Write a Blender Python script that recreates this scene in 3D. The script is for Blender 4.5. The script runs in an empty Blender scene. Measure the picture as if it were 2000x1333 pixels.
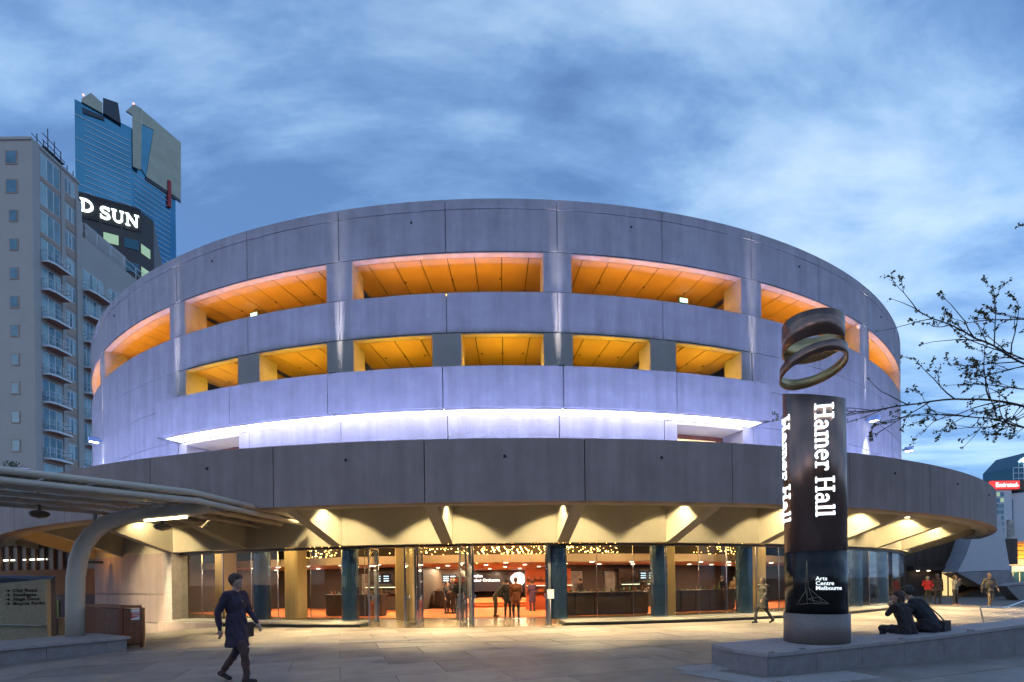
import bpy, bmesh, math, random
import numpy as np
from mathutils import Vector, Matrix
from math import sin, cos, pi, radians, atan2, sqrt

# ------------------------------------------------------------------ camera, world, sun, exposure
SC = bpy.context.scene
COL = SC.collection
F, YH, ROLL, HC = 927.88, 1136.34, -0.0124, 1.6          # focal length in photo pixels, horizon row, roll, eye height
cam = bpy.data.objects.new('camera', bpy.data.cameras.new('camera')); COL.objects.link(cam)
cam.data.sensor_width = 36; cam.data.sensor_fit = 'HORIZONTAL'
cam.data.lens = F/2000*36
cam.data.shift_y = (YH-666.5)/2000
cam.data.clip_start = 0.1; cam.data.clip_end = 6000
cam.matrix_world = Matrix.Translation((0, 0, HC)) @ Matrix.Rotation(pi/2, 4, 'X') @ Matrix.Rotation(ROLL, 4, 'Z')
SC.camera = cam

W = bpy.data.worlds.new('World'); SC.world = W; W.use_nodes = True
wn, wl = W.node_tree.nodes, W.node_tree.links
wn.clear()
def wnode(t, **k):
    n = wn.new(t)
    for a, b in k.items(): setattr(n, a, b)
    return n
SUN_ELEV, SUN_ROT = radians(3), radians(250)
sky = wnode('ShaderNodeTexSky', sky_type='NISHITA', sun_disc=False, sun_elevation=SUN_ELEV, sun_rotation=SUN_ROT, air_density=1.0, dust_density=0.6, ozone_density=4.0)
tc = wnode('ShaderNodeTexCoord')
sep = wnode('ShaderNodeSeparateXYZ'); wl.new(tc.outputs['Generated'], sep.inputs[0])
def wmath(op, a, b=None):
    n = wnode('ShaderNodeMath', operation=op)
    for i, v in enumerate((a, b)):
        if v is None: continue
        if isinstance(v, (int, float)): n.inputs[i].default_value = v
        else: wl.new(v, n.inputs[i])
    return n.outputs[0]
zc = wmath('MAXIMUM', sep.outputs[2], 0.0)
den = wmath('ADD', zc, 0.22)
px_ = wmath('DIVIDE', sep.outputs[0], den); py_ = wmath('DIVIDE', sep.outputs[1], den)
cmb = wnode('ShaderNodeCombineXYZ'); wl.new(px_, cmb.inputs[0]); wl.new(py_, cmb.inputs[1])
mp = wnode('ShaderNodeMapping'); wl.new(cmb.outputs[0], mp.inputs[0])
mp.inputs['Rotation'].default_value = (0, 0, radians(32)); mp.inputs['Scale'].default_value = (0.75, 1.55, 1)
mp.inputs['Location'].default_value = (3.1, 1.7, 0)
def wnoise(scale, detail, rough, dist):
    n = wnode('ShaderNodeTexNoise'); n.inputs['Scale'].default_value = scale; n.inputs['Detail'].default_value = detail
    n.inputs['Roughness'].default_value = rough; n.inputs['Distortion'].default_value = dist
    wl.new(mp.outputs[0], n.inputs['Vector']); return n.outputs[0]
n1 = wnoise(1.3, 9, 0.57, 0.45); n2 = wnoise(4.4, 8, 0.62, 0.4)
nn = wmath('ADD', wmath('MULTIPLY', n1, 0.78), wmath('MULTIPLY', n2, 0.22))
cr = wnode('ShaderNodeValToRGB'); wl.new(nn, cr.inputs[0])
el = cr.color_ramp.elements
el[0].position = 0.395; el[0].color = (0.105, 0.205, 0.42, 1)
el[1].position = 0.62; el[1].color = (0.46, 0.61, 0.80, 1)
e = el.new(0.46); e.color = (0.165, 0.30, 0.55, 1)
e = el.new(0.53); e.color = (0.29, 0.455, 0.69, 1)
# the cloud deck is lighter towards the horizon, where the last daylight is
hz = wnode('ShaderNodeMapRange'); wl.new(zc, hz.inputs[0]); hz.inputs[1].default_value = 0.0; hz.inputs[2].default_value = 0.75
hz.inputs[3].default_value = 1.12; hz.inputs[4].default_value = 0.84
skl = wnode('ShaderNodeMix', data_type='RGBA', blend_type='MULTIPLY'); skl.inputs[0].default_value = 1
wl.new(cr.outputs[0], skl.inputs[6]); wl.new(hz.outputs[0], skl.inputs[7])
bg1 = wnode('ShaderNodeBackground'); wl.new(sky.outputs[0], bg1.inputs[0]); bg1.inputs[1].default_value = 0.05
bg2 = wnode('ShaderNodeBackground'); wl.new(skl.outputs[2], bg2.inputs[0]); bg2.inputs[1].default_value = 0.84
addw = wnode('ShaderNodeAddShader'); wl.new(bg1.outputs[0], addw.inputs[0]); wl.new(bg2.outputs[0], addw.inputs[1])
wo = wnode('ShaderNodeOutputWorld'); wl.new(addw.outputs[0], wo.inputs[0])

sun = bpy.data.objects.new('sun', bpy.data.lights.new('sun', 'SUN')); COL.objects.link(sun)
sun.data.energy = 0.12; sun.data.angle = radians(25); sun.data.color = (1.0, 0.86, 0.8)
sun.rotation_euler = (radians(78), 0, radians(-35)); sun.location = (-20, -20, 60)

SC.view_settings.view_transform = 'Standard'; SC.view_settings.look = 'None'
SC.view_settings.gamma = 1; SC.view_settings.use_curve_mapping = False
SC.view_settings.exposure = 0.7
try:
    SC.cycles.use_light_tree = True
    SC.cycles.max_bounces = 8; SC.cycles.transparent_max_bounces = 16
    SC.cycles.sample_clamp_indirect = 4.0; SC.cycles.sample_clamp_direct = 30.0
    SC.cycles.caustics_reflective = False; SC.cycles.caustics_refractive = False
    SC.cycles.use_denoising = True
except Exception: pass

# ------------------------------------------------------------------ pixels to places
def ray(x, y):
    u, v = x-1000, y-YH
    return (u+ROLL*v)/F, -(v-ROLL*u)/F
def ground(x, y, z=0.0):
    a, b = ray(x, y); Y = (z-HC)/b
    return Vector((a*Y, Y, z))
def atd(x, y, Y):
    a, b = ray(x, y)
    return Vector((a*Y, Y, HC+b*Y))
def onplane(x, y, P, n):
    a, b = ray(x, y); d = Vector((a, 1, b)); o = Vector((0, 0, HC))
    t = (Vector(P)-o).dot(n)/d.dot(n)
    return o+d*t

# ------------------------------------------------------------------ materials
MATS = {}
def newmat(name):
    m = bpy.data.materials.new(name); m.use_nodes = True; MATS[name] = m
    nt = m.node_tree; b = nt.nodes['Principled BSDF']
    return m, nt, b
def N(nt, t, **k):
    n = nt.nodes.new(t)
    for a, b in k.items(): setattr(n, a, b)
    return n
def mat(name, col, rough=0.6, metal=0.0, var=0.0, scale=4.0, bump=0.0, bscale=60.0, streak=0.0, spec=None, coat=0.0, world=False):
    m, nt, b = newmat(name)
    b.inputs['Base Color'].default_value = (*col, 1); b.inputs['Roughness'].default_value = rough; b.inputs['Metallic'].default_value = metal
    if spec is not None: b.inputs['Specular IOR Level'].default_value = spec
    if coat: b.inputs['Coat Weight'].default_value = coat
    t = N(nt, 'ShaderNodeTexCoord'); L = nt.links.new
    if world:
        gN = N(nt, 'ShaderNodeNewGeometry')
        class _T: outputs = {'Object': gN.outputs['Position']}
        t = _T
    if var or streak:
        n1 = N(nt, 'ShaderNodeTexNoise'); n1.inputs['Scale'].default_value = scale; n1.inputs['Detail'].default_value = 8; n1.inputs['Roughness'].default_value = .65
        L(t.outputs['Object'], n1.inputs['Vector'])
        mr = N(nt, 'ShaderNodeMapRange'); L(n1.outputs[0], mr.inputs[0]); mr.inputs[1].default_value = .3; mr.inputs[2].default_value = .7
        mr.inputs[3].default_value = 1-var; mr.inputs[4].default_value = 1+var*.7
        fac = mr.outputs[0]
        if streak:
            mpn = N(nt, 'ShaderNodeMapping'); mpn.inputs['Scale'].default_value = (1.3, 1.3, .11); L(t.outputs['Object'], mpn.inputs[0])
            n2 = N(nt, 'ShaderNodeTexNoise'); n2.inputs['Scale'].default_value = 2.2; n2.inputs['Detail'].default_value = 6; L(mpn.outputs[0], n2.inputs['Vector'])
            m2 = N(nt, 'ShaderNodeMapRange'); L(n2.outputs[0], m2.inputs[0]); m2.inputs[1].default_value = .35; m2.inputs[2].default_value = .65
            m2.inputs[3].default_value = 1-streak; m2.inputs[4].default_value = 1+streak*.5
            mu = N(nt, 'ShaderNodeMath', operation='MULTIPLY'); L(fac, mu.inputs[0]); L(m2.outputs[0], mu.inputs[1]); fac = mu.outputs[0]
        mx = N(nt, 'ShaderNodeMix', data_type='RGBA', blend_type='MULTIPLY'); mx.inputs[0].default_value = 1; mx.inputs[6].default_value = (*col, 1)
        L(fac, mx.inputs[7]); L(mx.outputs[2], b.inputs['Base Color'])
    if bump:
        n3 = N(nt, 'ShaderNodeTexNoise'); n3.inputs['Scale'].default_value = bscale; n3.inputs['Detail'].default_value = 5; L(t.outputs['Object'], n3.inputs['Vector'])
        bp = N(nt, 'ShaderNodeBump'); bp.inputs['Strength'].default_value = bump; bp.inputs['Distance'].default_value = .02
        L(n3.outputs[0], bp.inputs['Height']); L(bp.outputs[0], b.inputs['Normal'])
    return m
def emit(name, col, s, sample=True):
    m, nt, b = newmat(name)
    b.inputs['Base Color'].default_value = (*[min(c, .8) for c in col], 1)
    b.inputs['Emission Color'].default_value = (*col, 1); b.inputs['Emission Strength'].default_value = s
    if not sample:
        try: m.cycles.emission_sampling = 'NONE'
        except Exception: pass
    return m
def glassmat(name, tint=(.93, .97, .97), base=.02, dark=0.0):
    m, nt, b = newmat(name); L = nt.links.new
    nt.nodes.remove(b); out = [n for n in nt.nodes if n.type == 'OUTPUT_MATERIAL'][0]
    tr = N(nt, 'ShaderNodeBsdfTransparent'); tr.inputs[0].default_value = (*tint, 1)
    gl = N(nt, 'ShaderNodeBsdfGlossy'); gl.inputs['Roughness'].default_value = .01
    lw = N(nt, 'ShaderNodeLayerWeight'); fr = N(nt, 'ShaderNodeMath', operation='POWER'); fr.inputs[1].default_value = 5.5; L(lw.outputs['Facing'], fr.inputs[0])
    ad = N(nt, 'ShaderNodeMath', operation='ADD', use_clamp=True); ad.inputs[1].default_value = base; L(fr.outputs[0], ad.inputs[0])
    mx = N(nt, 'ShaderNodeMixShader'); L(ad.outputs[0], mx.inputs[0]); L(tr.outputs[0], mx.inputs[1]); L(gl.outputs[0], mx.inputs[2])
    L(mx.outputs[0], out.inputs[0]); return m

mat('drum_concrete', (.285, .28, .305), .85, var=.13, scale=1.6, bump=.5, bscale=30, streak=.14)
mat('canopy_concrete', (.33, .258, .25), .85, var=.13, scale=1.2, bump=.4, bscale=24, streak=.14)
mat('soffit_concrete', (.42, .38, .30), .8, var=.06, scale=1.0, bump=.15, bscale=18, streak=.03)
mat('joint_dark', (.03, .03, .035), .9)
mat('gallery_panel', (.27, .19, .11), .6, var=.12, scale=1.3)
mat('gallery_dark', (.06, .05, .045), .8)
mat('pillar_concrete', (.30, .29, .29), .85, var=.1, scale=1.5, bump=.35, bscale=24)
mat('roof_grey', (.2, .2, .2), .9)
emit('warm_strip_up', (1.0, .41, .03), 34)
emit('warm_strip_low', (1.0, .52, .02), 50)
emit('flood_lavender', (.38, .45, 1.0), 86)
emit('soffit_light', (1.0, .96, .97), 3.2)
emit('lamp_warm', (1.0, .86, .55), 12)
emit('lamp_white', (.95, .97, 1.0), 14)
emit('tube_lamp', (1.0, .88, .5), 9)
emit('sodium', (1.0, .42, .06), 10)
emit('downlight_disc', (1.0, .8, .55), 9)
emit('letter_white', (.86, .97, 1.0), 1.5)
emit('letter_soft', (.86, .97, 1.0), .75)
emit('letter_green', (.85, 1.0, .92), 1.6)
emit('exit_green', (.35, 1.0, .6), 1.3)
emit('bulb_gold', (1.0, .55, .14), 16, sample=False)
emit('screen_white', (.9, .92, 1.0), 1.2)
emit('screen_pink', (1.0, .72, .68), 1.1)
emit('screen_blue', (.35, .6, .8), .7)
emit('shelf_glow', (.85, .95, .6), 1.6)
emit('window_lit_green', (.62, .85, .45), .17)
emit('window_lit_warm', (1.0, .7, .3), .7)
emit('red_sign', (.9, .05, .04), .7)
emit('sign_letter', (1.0, .75, .7), 1.3)
emit('fluoro_far', (.9, 1.0, .8), 4)
emit('beacon_red', (1, .2, .15), 4)
mat('chrome', (.62, .62, .62), .12, 1.0)
mat('steel', (.55, .54, .52), .28, 1.0)
mat('steel_dull', (.22, .2, .19), .5, .5)
mat('frame_black', (.02, .02, .022), .35)
mat('sill_stone', (.30, .27, .24), .4, var=.1)
mat('kick_recess_shade', (.025, .024, .024), .5)  # shade of the recess below the sill, put in as near-black colour
glassmat('glass')
glassmat('glass_edge', (.75, .9, .88), .12)
# polished faceted dark glass columns
m, nt, b = newmat('mirror_column'); b.inputs['Base Color'].default_value = (.075, .125, .19, 1); b.inputs['Metallic'].default_value = .95; b.inputs['Roughness'].default_value = .05
_t = N(nt, 'ShaderNodeTexCoord'); _mp = N(nt, 'ShaderNodeMapping'); _mp.inputs['Scale'].default_value = (9, 9, .7); nt.links.new(_t.outputs['Object'], _mp.inputs[0])
_n = N(nt, 'ShaderNodeTexNoise'); _n.inputs['Scale'].default_value = 2.5; _n.inputs['Detail'].default_value = 4; nt.links.new(_mp.outputs[0], _n.inputs['Vector'])
_b = N(nt, 'ShaderNodeBump'); _b.inputs['Strength'].default_value = .8; _b.inputs['Distance'].default_value = .05; nt.links.new(_n.outputs[0], _b.inputs['Height']); nt.links.new(_b.outputs[0], b.inputs['Normal'])
mat('inner_column', (.42, .31, .15), .7, var=.12, scale=2, bump=.2, streak=.1)
mat('carpet', (.50, .14, .03), .9, var=.15, scale=3, bump=.2, bscale=120)
mat('foyer_stone', (.16, .12, .08), .22, var=.15, scale=2)
mat('foyer_ceiling', (.58, .41, .29), .6)
mat('foyer_wall', (.05, .036, .026), .55, var=.2, scale=2)
mat('timber_dark', (.045, .03, .025), .35, var=.2, scale=5)
mat('orange_wall', (.6, .12, .03), .6)
mat('screen_black', (.012, .014, .03), .25)
mat('bottle', (.25, .12, .05), .15)
mat('paper', (.75, .73, .7), .6)
mat('paper_red', (.65, .06, .05), .6)
mat('wood_slat', (.20, .065, .032), .45, var=.3, scale=6, bump=.2, bscale=40)
mat('wood_slat_light', (.30, .11, .055), .45, var=.3, scale=6, bump=.2, bscale=40)
mat('pergola_steel', (.56, .49, .42), .5, var=.08, scale=3)
mat('pergola_panel', (.13, .12, .12), .4)
mat('lamp_dome', (.12, .1, .08), .5)
mat('aggregate', (.56, .48, .34), .9, var=.35, scale=30, bump=1.0, bscale=40)
mat('planter_dark', (.06, .06, .09), .9)
mat('lettering_dark', (.03, .025, .02), .6)
mat('bluestone', (.25, .225, .235), .7, var=.22, scale=5, bump=.3, bscale=50)
mat('bluestone_cap', (.34, .30, .31), .65, var=.2, scale=5, bump=.25, bscale=50)
mat('granite', (.22, .18, .17), .5, var=.55, scale=70, bump=.1)
mat('bronze', (.24, .15, .125), .27, .9, var=.1, scale=2)
mat('bronze_inner', (.55, .40, .2), .3, .9)
mat('pylon_black', (.012, .011, .012), .22, 0, spec=.3)
mat('logo_line', (.5, .42, .3), .4, .5)
mat('paving', (.275, .228, .208), .48, var=.3, scale=1.7, bump=.3, bscale=45, world=True)
mat('paving_b', (.225, .19, .178), .48, var=.3, scale=1.7, bump=.3, bscale=45, world=True)
mat('paving_c', (.325, .268, .24), .48, var=.3, scale=1.7, bump=.3, bscale=45, world=True)
mat('ground_base', (.17, .14, .125), .6, var=.15, scale=1.5, bump=.2)
mat('tactile', (.36, .33, .33), .6, var=.1)
mat('apartment_wall', (.41, .375, .36), .85, var=.07, scale=.4)
mat('apartment_tan', (.40, .29, .24), .85, var=.1, scale=.5)
mat('apartment_soffit', (.30, .13, .09), .85)
mat('white_paint', (.62, .64, .68), .5)
mat('scaffold', (.05, .05, .07), .6)
mat('far_glass', (.10, .20, .26), .12, .3, var=.35, scale=.6)
mat('curtain_glass', (.25, .38, .42), .2, .2, var=.25, scale=.8)
mat('tower_blue', (.06, .21, .34), .12, .75, var=.2, scale=.06)
mat('tower_band', (.45, .55, .66), .5)
mat('tower_gold', (.36, .34, .27), .35, .6, var=.15, scale=.15)
mat('tower_dark', (.03, .04, .06), .4)
mat('tower_red', (.40, .02, .03), .5)
mat('press_brown', (.055, .045, .05), .6, var=.1)
mat('press_glass', (.03, .10, .15), .12, .5)
mat('hotel_white', (.52, .54, .60), .7, var=.06)
mat('theatre_dark', (.10, .075, .062), .8, var=.2, scale=.6, streak=.2)
mat('service_brown', (.22, .09, .035), .8, var=.2, scale=.7)
mat('service_purple', (.07, .05, .055), .8)
mat('door_green', (.10, .16, .05), .6)
mat('awning_blue', (.22, .32, .50), .6)
mat('bark', (.05, .04, .035), .9)
mat('leaf', (.06, .065, .025), .7, var=.4, scale=2)
mat('leaf_dark', (.05, .08, .03), .7)
mat('station_yellow', (.62, .36, .07), .7, var=.1, scale=.5)  # plain yellow paint, not emissive
mat('bin_dark', (.04, .035, .06), .5)
mat('poster', (.35, .33, .32), .5, var=.9, scale=.8)

# ------------------------------------------------------------------ mesh helpers
class MB:
    def __init__(s): s.v = []; s.f = []; s.sm = set()
    def add(s, vs, fs, smooth=False):
        o = len(s.v); s.v += [tuple(p) for p in vs]
        for f in fs:
            if smooth: s.sm.add(len(s.f))
            s.f.append(tuple(i+o for i in f))
        return s
    def box(s, x0, x1, y0, y1, z0, z1):
        return s.add([(x, y, z) for z in (z0, z1) for y in (y0, y1) for x in (x0, x1)],
                     [(0, 2, 3, 1), (4, 5, 7, 6), (0, 1, 5, 4), (2, 6, 7, 3), (0, 4, 6, 2), (1, 3, 7, 5)])
    def obox(s, p0, p1, w, z0, z1):       # upright box along p0->p1 in plan, width w
        d = Vector((p1[0]-p0[0], p1[1]-p0[1])); d.normalize(); n = Vector((-d.y, d.x))*w/2
        q = [(p0[0]+n.x, p0[1]+n.y), (p0[0]-n.x, p0[1]-n.y), (p1[0]-n.x, p1[1]-n.y), (p1[0]+n.x, p1[1]+n.y)]
        return s.prism(q, z0, z1)
    def prism(s, q, z0, z1):
        k = len(q); ar = sum(q[i][0]*q[(i+1) % k][1]-q[(i+1) % k][0]*q[i][1] for i in range(k))
        if ar < 0: q = q[::-1]
        zz0 = z0 if isinstance(z0, (list, tuple)) else [z0]*k
        zz1 = z1 if isinstance(z1, (list, tuple)) else [z1]*k
        if ar < 0: zz0 = list(zz0)[::-1]; zz1 = list(zz1)[::-1]
        vs = [(p[0], p[1], z) for p, z in zip(q, zz0)]+[(p[0], p[1], z) for p, z in zip(q, zz1)]
        return s.add(vs, [tuple(range(k))[::-1], tuple(range(k, 2*k))]+[(i, (i+1) % k, (i+1) % k+k, i+k) for i in range(k)])
    def poly3(s, pts, off):               # extrude a 3-D polygon by vector off
        k = len(pts); off = Vector(off); a = [Vector(p) for p in pts]
        return s.add(a+[p+off for p in a], [tuple(range(k)), tuple(range(2*k-1, k-1, -1))]+[(i+k, (i+1) % k+k, (i+1) % k, i) for i in range(k)])
    def sector(s, a0, a1, r0, r1, z0, z1, n=6):   # arc block round the hall's axis, a = 0 towards -Y
        vs = []; fs = []
        for i in range(n+1):
            a = a0+(a1-a0)*i/n; sa, ca = sin(a), -cos(a)
            zz0 = z0(a) if callable(z0) else z0
            vs += [(r0*sa, r0*ca, zz0), (r1*sa, r1*ca, zz0), (r1*sa, r1*ca, z1), (r0*sa, r0*ca, z1)]
        for i in range(n):
            o = 4*i; p = o+4
            for k in range(4): fs.append((o+k, o+(k+1) % 4, p+(k+1) % 4, p+k))
        fs.append((3, 2, 1, 0)); fs.append((4*n, 4*n+1, 4*n+2, 4*n+3))
        return s.add(vs, fs)
    def tube(s, pts, r, n=8, caps=True):
        pts = [Vector(p) for p in pts]; rs = r if isinstance(r, (list, tuple)) else [r]*len(pts)
        vs = []; fs = []; up = None
        for i, p in enumerate(pts):
            t = (pts[min(i+1, len(pts)-1)]-pts[max(i-1, 0)]).normalized()
            if up is None:
                up = t.orthogonal().normalized()
            else:
                up = (up-t*up.dot(t))
                up = up.normalized() if up.length > 1e-6 else t.orthogonal().normalized()
            b = t.cross(up)
            for k in range(n):
                c = 2*pi*k/n; vs.append(p+(up*cos(c)+b*sin(c))*rs[i])
        for i in range(len(pts)-1):
            for k in range(n): fs.append((i*n+k, i*n+(k+1) % n, (i+1)*n+(k+1) % n, (i+1)*n+k))
        if caps:
            fs.append(tuple(range(n))[::-1]); fs.append(tuple((len(pts)-1)*n+k for k in range(n)))
        return s.add(vs, fs, smooth=True)
    def lathe(s, prof, n=24, c=(0, 0, 0)):
        vs = []; fs = []
        for r, z in prof:
            for k in range(n): a = 2*pi*k/n; vs.append((c[0]+r*cos(a), c[1]+r*sin(a), c[2]+z))
        for i in range(len(prof)-1):
            for k in range(n): fs.append((i*n+k, i*n+(k+1) % n, (i+1)*n+(k+1) % n, (i+1)*n+k))
        fs.append(tuple(range(n))[::-1]); fs.append(tuple((len(prof)-1)*n+k for k in range(n)))
        return s.add(vs, fs, smooth=True)
    def mesh(s, name):
        me = bpy.data.meshes.new(name); me.from_pydata([tuple(p) for p in s.v], [], s.f); me.update()
        if s.sm:
            fl = np.zeros(len(me.polygons), dtype=bool); fl[list(s.sm)] = True
            # keep big caps flat
            me.polygons.foreach_set('use_smooth', fl)
            for p in me.polygons:
                if len(p.vertices) > 4: p.use_smooth = False
        return me
    def build(s, name, m, parent=None, loc=None):
        me = s.mesh(name)
        return link(name, me, m, parent, loc)
def link(name, me, m, parent=None, loc=None):
    o = bpy.data.objects.new(name, me); COL.objects.link(o)
    if m and not me.materials: me.materials.append(MATS[m])
    if parent: o.parent = parent
    if loc: o.location = loc
    return o
def tag(o, label=None, cat=None, group=None, kind=None):
    if label: o['label'] = label
    if cat: o['category'] = cat
    if group: o['group'] = group
    if kind: o['kind'] = kind
    return o
def thing(name, label, cat, loc=(0, 0, 0), rz=0, group=None):
    o = bpy.data.objects.new(name, None); COL.objects.link(o); o.location = loc; o.rotation_euler = (0, 0, rz); o.empty_display_size = .3
    return tag(o, label, cat, group)
def lamp(name, typ, loc, energy, col, parent=None, rot=(0, 0, 0), **k):
    l = bpy.data.lights.new(name, typ); l.energy = energy; l.color = col
    for a, b in k.items(): setattr(l, a, b)
    o = bpy.data.objects.new(name, l); COL.objects.link(o); o.location = loc; o.rotation_euler = rot
    if parent: o.parent = parent
    return o
def text_mesh(body, size, bold=0.0, depth=0.01, align='LEFT'):
    c = bpy.data.curves.new('lettering', 'FONT'); c.body = body; c.size = size; c.extrude = depth/2; c.offset = bold; c.align_x = align; c.resolution_u = 3
    o = bpy.data.objects.new('lettering_tmp', c); COL.objects.link(o)
    dg = bpy.context.evaluated_depsgraph_get(); dg.update()
    me = bpy.data.meshes.new_from_object(o.evaluated_get(dg))
    bpy.data.objects.remove(o); bpy.data.curves.remove(c); me.materials.clear()
    return me
# slab-serif stroke letters: unit cap height
def _arc(cx, cy, rx, ry, a0, a1, n=14): return [(cx+rx*cos(radians(a0+(a1-a0)*i/n)), cy+ry*sin(radians(a0+(a1-a0)*i/n))) for i in range(n+1)]
ST, SE = .145, .075
def _l(x0, y0, x1, y1, w): return ([(x0, y0), (x1, y1)], w)
GL = {
 'H': (.95, [_l(.2, 0, .2, 1, ST), _l(.74, 0, .74, 1, ST), _l(.2, .5, .74, .5, .1), _l(.02, .045, .38, .045, SE), _l(.56, .045, .92, .045, SE), _l(.02, .955, .38, .955, SE), _l(.56, .955, .92, .955, SE)]),
 'a': (.68, [(_arc(.27, .2, .18, .155, 0, 360, 20), .12), _l(.48, .06, .48, .5, .15), (_arc(.3, .47, .18, .165, 0, 165), .12), _l(.48, .045, .66, .045, SE)]),
 'm': (1.06, [_l(.17, 0, .17, .66, .15), _l(.52, 0, .52, .5, .15), _l(.87, 0, .87, .5, .15), (_arc(.345, .46, .175, .17, 0, 170), .12), (_arc(.695, .46, .175, .17, 0, 170), .12), _l(.02, .62, .17, .62, SE), _l(.02, .045, .31, .045, SE), _l(.4, .045, .65, .045, SE), _l(.75, .045, 1.02, .045, SE)]),
 'e': (.66, [(_arc(.32, .33, .25, .28, 5, 318, 22), .13), _l(.08, .35, .6, .35, .08)]),
 'r': (.58, [_l(.18, 0, .18, .66, .15), _l(.02, .045, .4, .045, SE), _l(.03, .62, .18, .62, SE), (_arc(.4, .38, .2, .24, 165, 55), .13), _l(.47, .55, .57, .55, .15)]),
 'l': (.37, [_l(.18, 0, .18, 1, .155), _l(.02, .045, .34, .045, SE), _l(.03, .955, .18, .955, SE)]),
 ' ': (.32, []),
 'S': (.72, [(_arc(.34, .73, .24, .21, 20, 270), .15), (_arc(.34, .27, .26, .22, 90, -160), .15), _l(.58, .72, .58, .98, .07), _l(.08, .02, .08, .3, .07)]),
 'U': (.92, [_l(.2, .35, .2, 1, .17), _l(.72, .35, .72, 1, .1), (_arc(.46, .34, .26, .29, 180, 360), .13), _l(.03, .96, .38, .96, .07), _l(.58, .96, .86, .96, .07)]),
 'N': (.98, [_l(.18, 0, .18, 1, .09), _l(.78, 0, .78, 1, .09), _l(.18, .95, .76, .06, .18), _l(.03, .035, .34, .035, .07), _l(.64, .96, .94, .96, .07), _l(.03, .96, .25, .96, .07)]),
 'D': (.95, [_l(.2, 0, .2, 1, .17), (_arc(.3, .5, .48, .45, 90, -90, 18), .15), _l(.03, .04, .36, .04, .08), _l(.03, .96, .36, .96, .08)]),
}
def strokes(textv, size, mapf, th):
    mb = MB(); x = 0; lay = 0
    for ch in textv:
        adv, st = GL[ch]
        for pl, w in st:
            lay = (lay+1) % 5; e = th*(.8+.05*lay)      # each stroke at its own height, so no two faces coincide
            P = [Vector((p[0]+x, p[1])) for p in pl]
            if len(P) == 2:
                P = [P[0].lerp(P[1], i/5) for i in range(6)]
            L, R = [], []
            for i, p in enumerate(P):
                t = (P[min(i+1, len(P)-1)]-P[max(i-1, 0)]).normalized(); n = Vector((-t.y, t.x))*w/2
                L.append(p+n); R.append(p-n)
            k = len(P); vs = []
            for h in (0, e):
                for q in L+R: vs.append(mapf(q.x*size, q.y*size, h))
            fs = []
            for i in range(k-1):
                fs.append((i, i+1, k+i+1, k+i)[::-1]); o = 2*k
                fs.append((o+i, o+i+1, o+k+i+1, o+k+i))
                fs.append((i, i+1, o+i+1, o+i)); fs.append((k+i+1, k+i, o+k+i, o+k+i+1))
            fs.append((0, k, 3*k, 2*k)); fs.append((k-1, 3*k-1, 4*k-1, 2*k-1))
            mb.add(vs, fs)
        x += adv
    return mb, x*size

# ================================================================== THE SETTING
R0 = 32.3
CX, CY = 49.83*sin(-.0165), 49.83*cos(-.0165)
A0, DA = -0.0459, 0.1281
def ja(i): return A0+DA*i
def polar(a, r, z=0): return Vector((CX+r*sin(a), CY-r*cos(a), z))
def sst(a, b, x):
    t = min(1, max(0, (x-a)/(b-a))); return t*t*(3-2*t)
def dip(a, r): return -0.85*sst(-.30, -.60, a)*sst(40, 34, r)

g = MB(); vs = []; fs = []
# polar sheet near the hall (dips on the left), wide flat sheet beyond
for (ra, na, rr, nr) in ((-1.5, 120, (24, 44), 40),):
    for i in range(na+1):
        a = ra+(3.0)*i/na
        for j in range(nr+1):
            r = rr[0]+(rr[1]-rr[0])*j/nr
            vs.append((CX+r*sin(a), CY-r*cos(a), -.02+dip(a, r)))
    for i in range(na):
        for j in range(nr): fs.append((i*(nr+1)+j, i*(nr+1)+j+1, (i+1)*(nr+1)+j+1, (i+1)*(nr+1)+j))
g.add(vs, fs)
ring = [(CX+44*sin(-1.5+3.0*i/120), CY-44*cos(-1.5+3.0*i/120), -.02) for i in range(121)]
far = [(CX+3000*sin(-1.5+3.0*i/120), CY-3000*cos(-1.5+3.0*i/120), -.02) for i in range(121)]
g.add(ring+far, [(i, 121+i, 122+i, i+1) for i in range(120)])
back = [(CX+44*sin(1.5+(2*pi-3.0)*i/60), CY-44*cos(1.5+(2*pi-3.0)*i/60), -.02) for i in range(61)]
farb = [(CX+3000*sin(1.5+(2*pi-3.0)*i/60), CY-3000*cos(1.5+(2*pi-3.0)*i/60), -.02) for i in range(61)]
g.add(back+farb, [(i, 61+i, 62+i, i+1) for i in range(60)])
GROUND = tag(g.build('ground', 'ground_base'), kind='structure')
random.seed(4)
th_ = radians(20); dx = Vector((cos(th_), sin(th_))); dy = Vector((-sin(th_), cos(th_)))
SW, SD = 1.8, 1.2
slab_me = MB().box(-SW/2+.008, SW/2-.008, -SD/2+.008, SD/2-.008, -.016, 0).mesh('paving_slab')
slabs = []
bench_zone = []
for i in range(-30, 30):
    for j in range(-4, 26):
        p = dx*((i+.5*(j % 2))*SW)+dy*(j*SD+3)
        u = p.x/p.y*F if p.y > 1 else 9999
        if p.y < 6.2 or abs(u) > 1100+900/p.y: continue
        r = (Vector((CX, CY))-p).length; a = atan2(p.x-CX, CY-p.y)
        if r < 34.0 or (r < 42 and a < -.25) : continue
        if p.y > 24: continue
        slabs.append((p.y, p))
slabs.sort(key=lambda t: t[0])
pm = ['paving', 'paving_b', 'paving_c']
slab_mes = []
for k in pm:
    q = slab_me.copy(); q.materials.append(MATS[k]); slab_mes.append(q)
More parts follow.
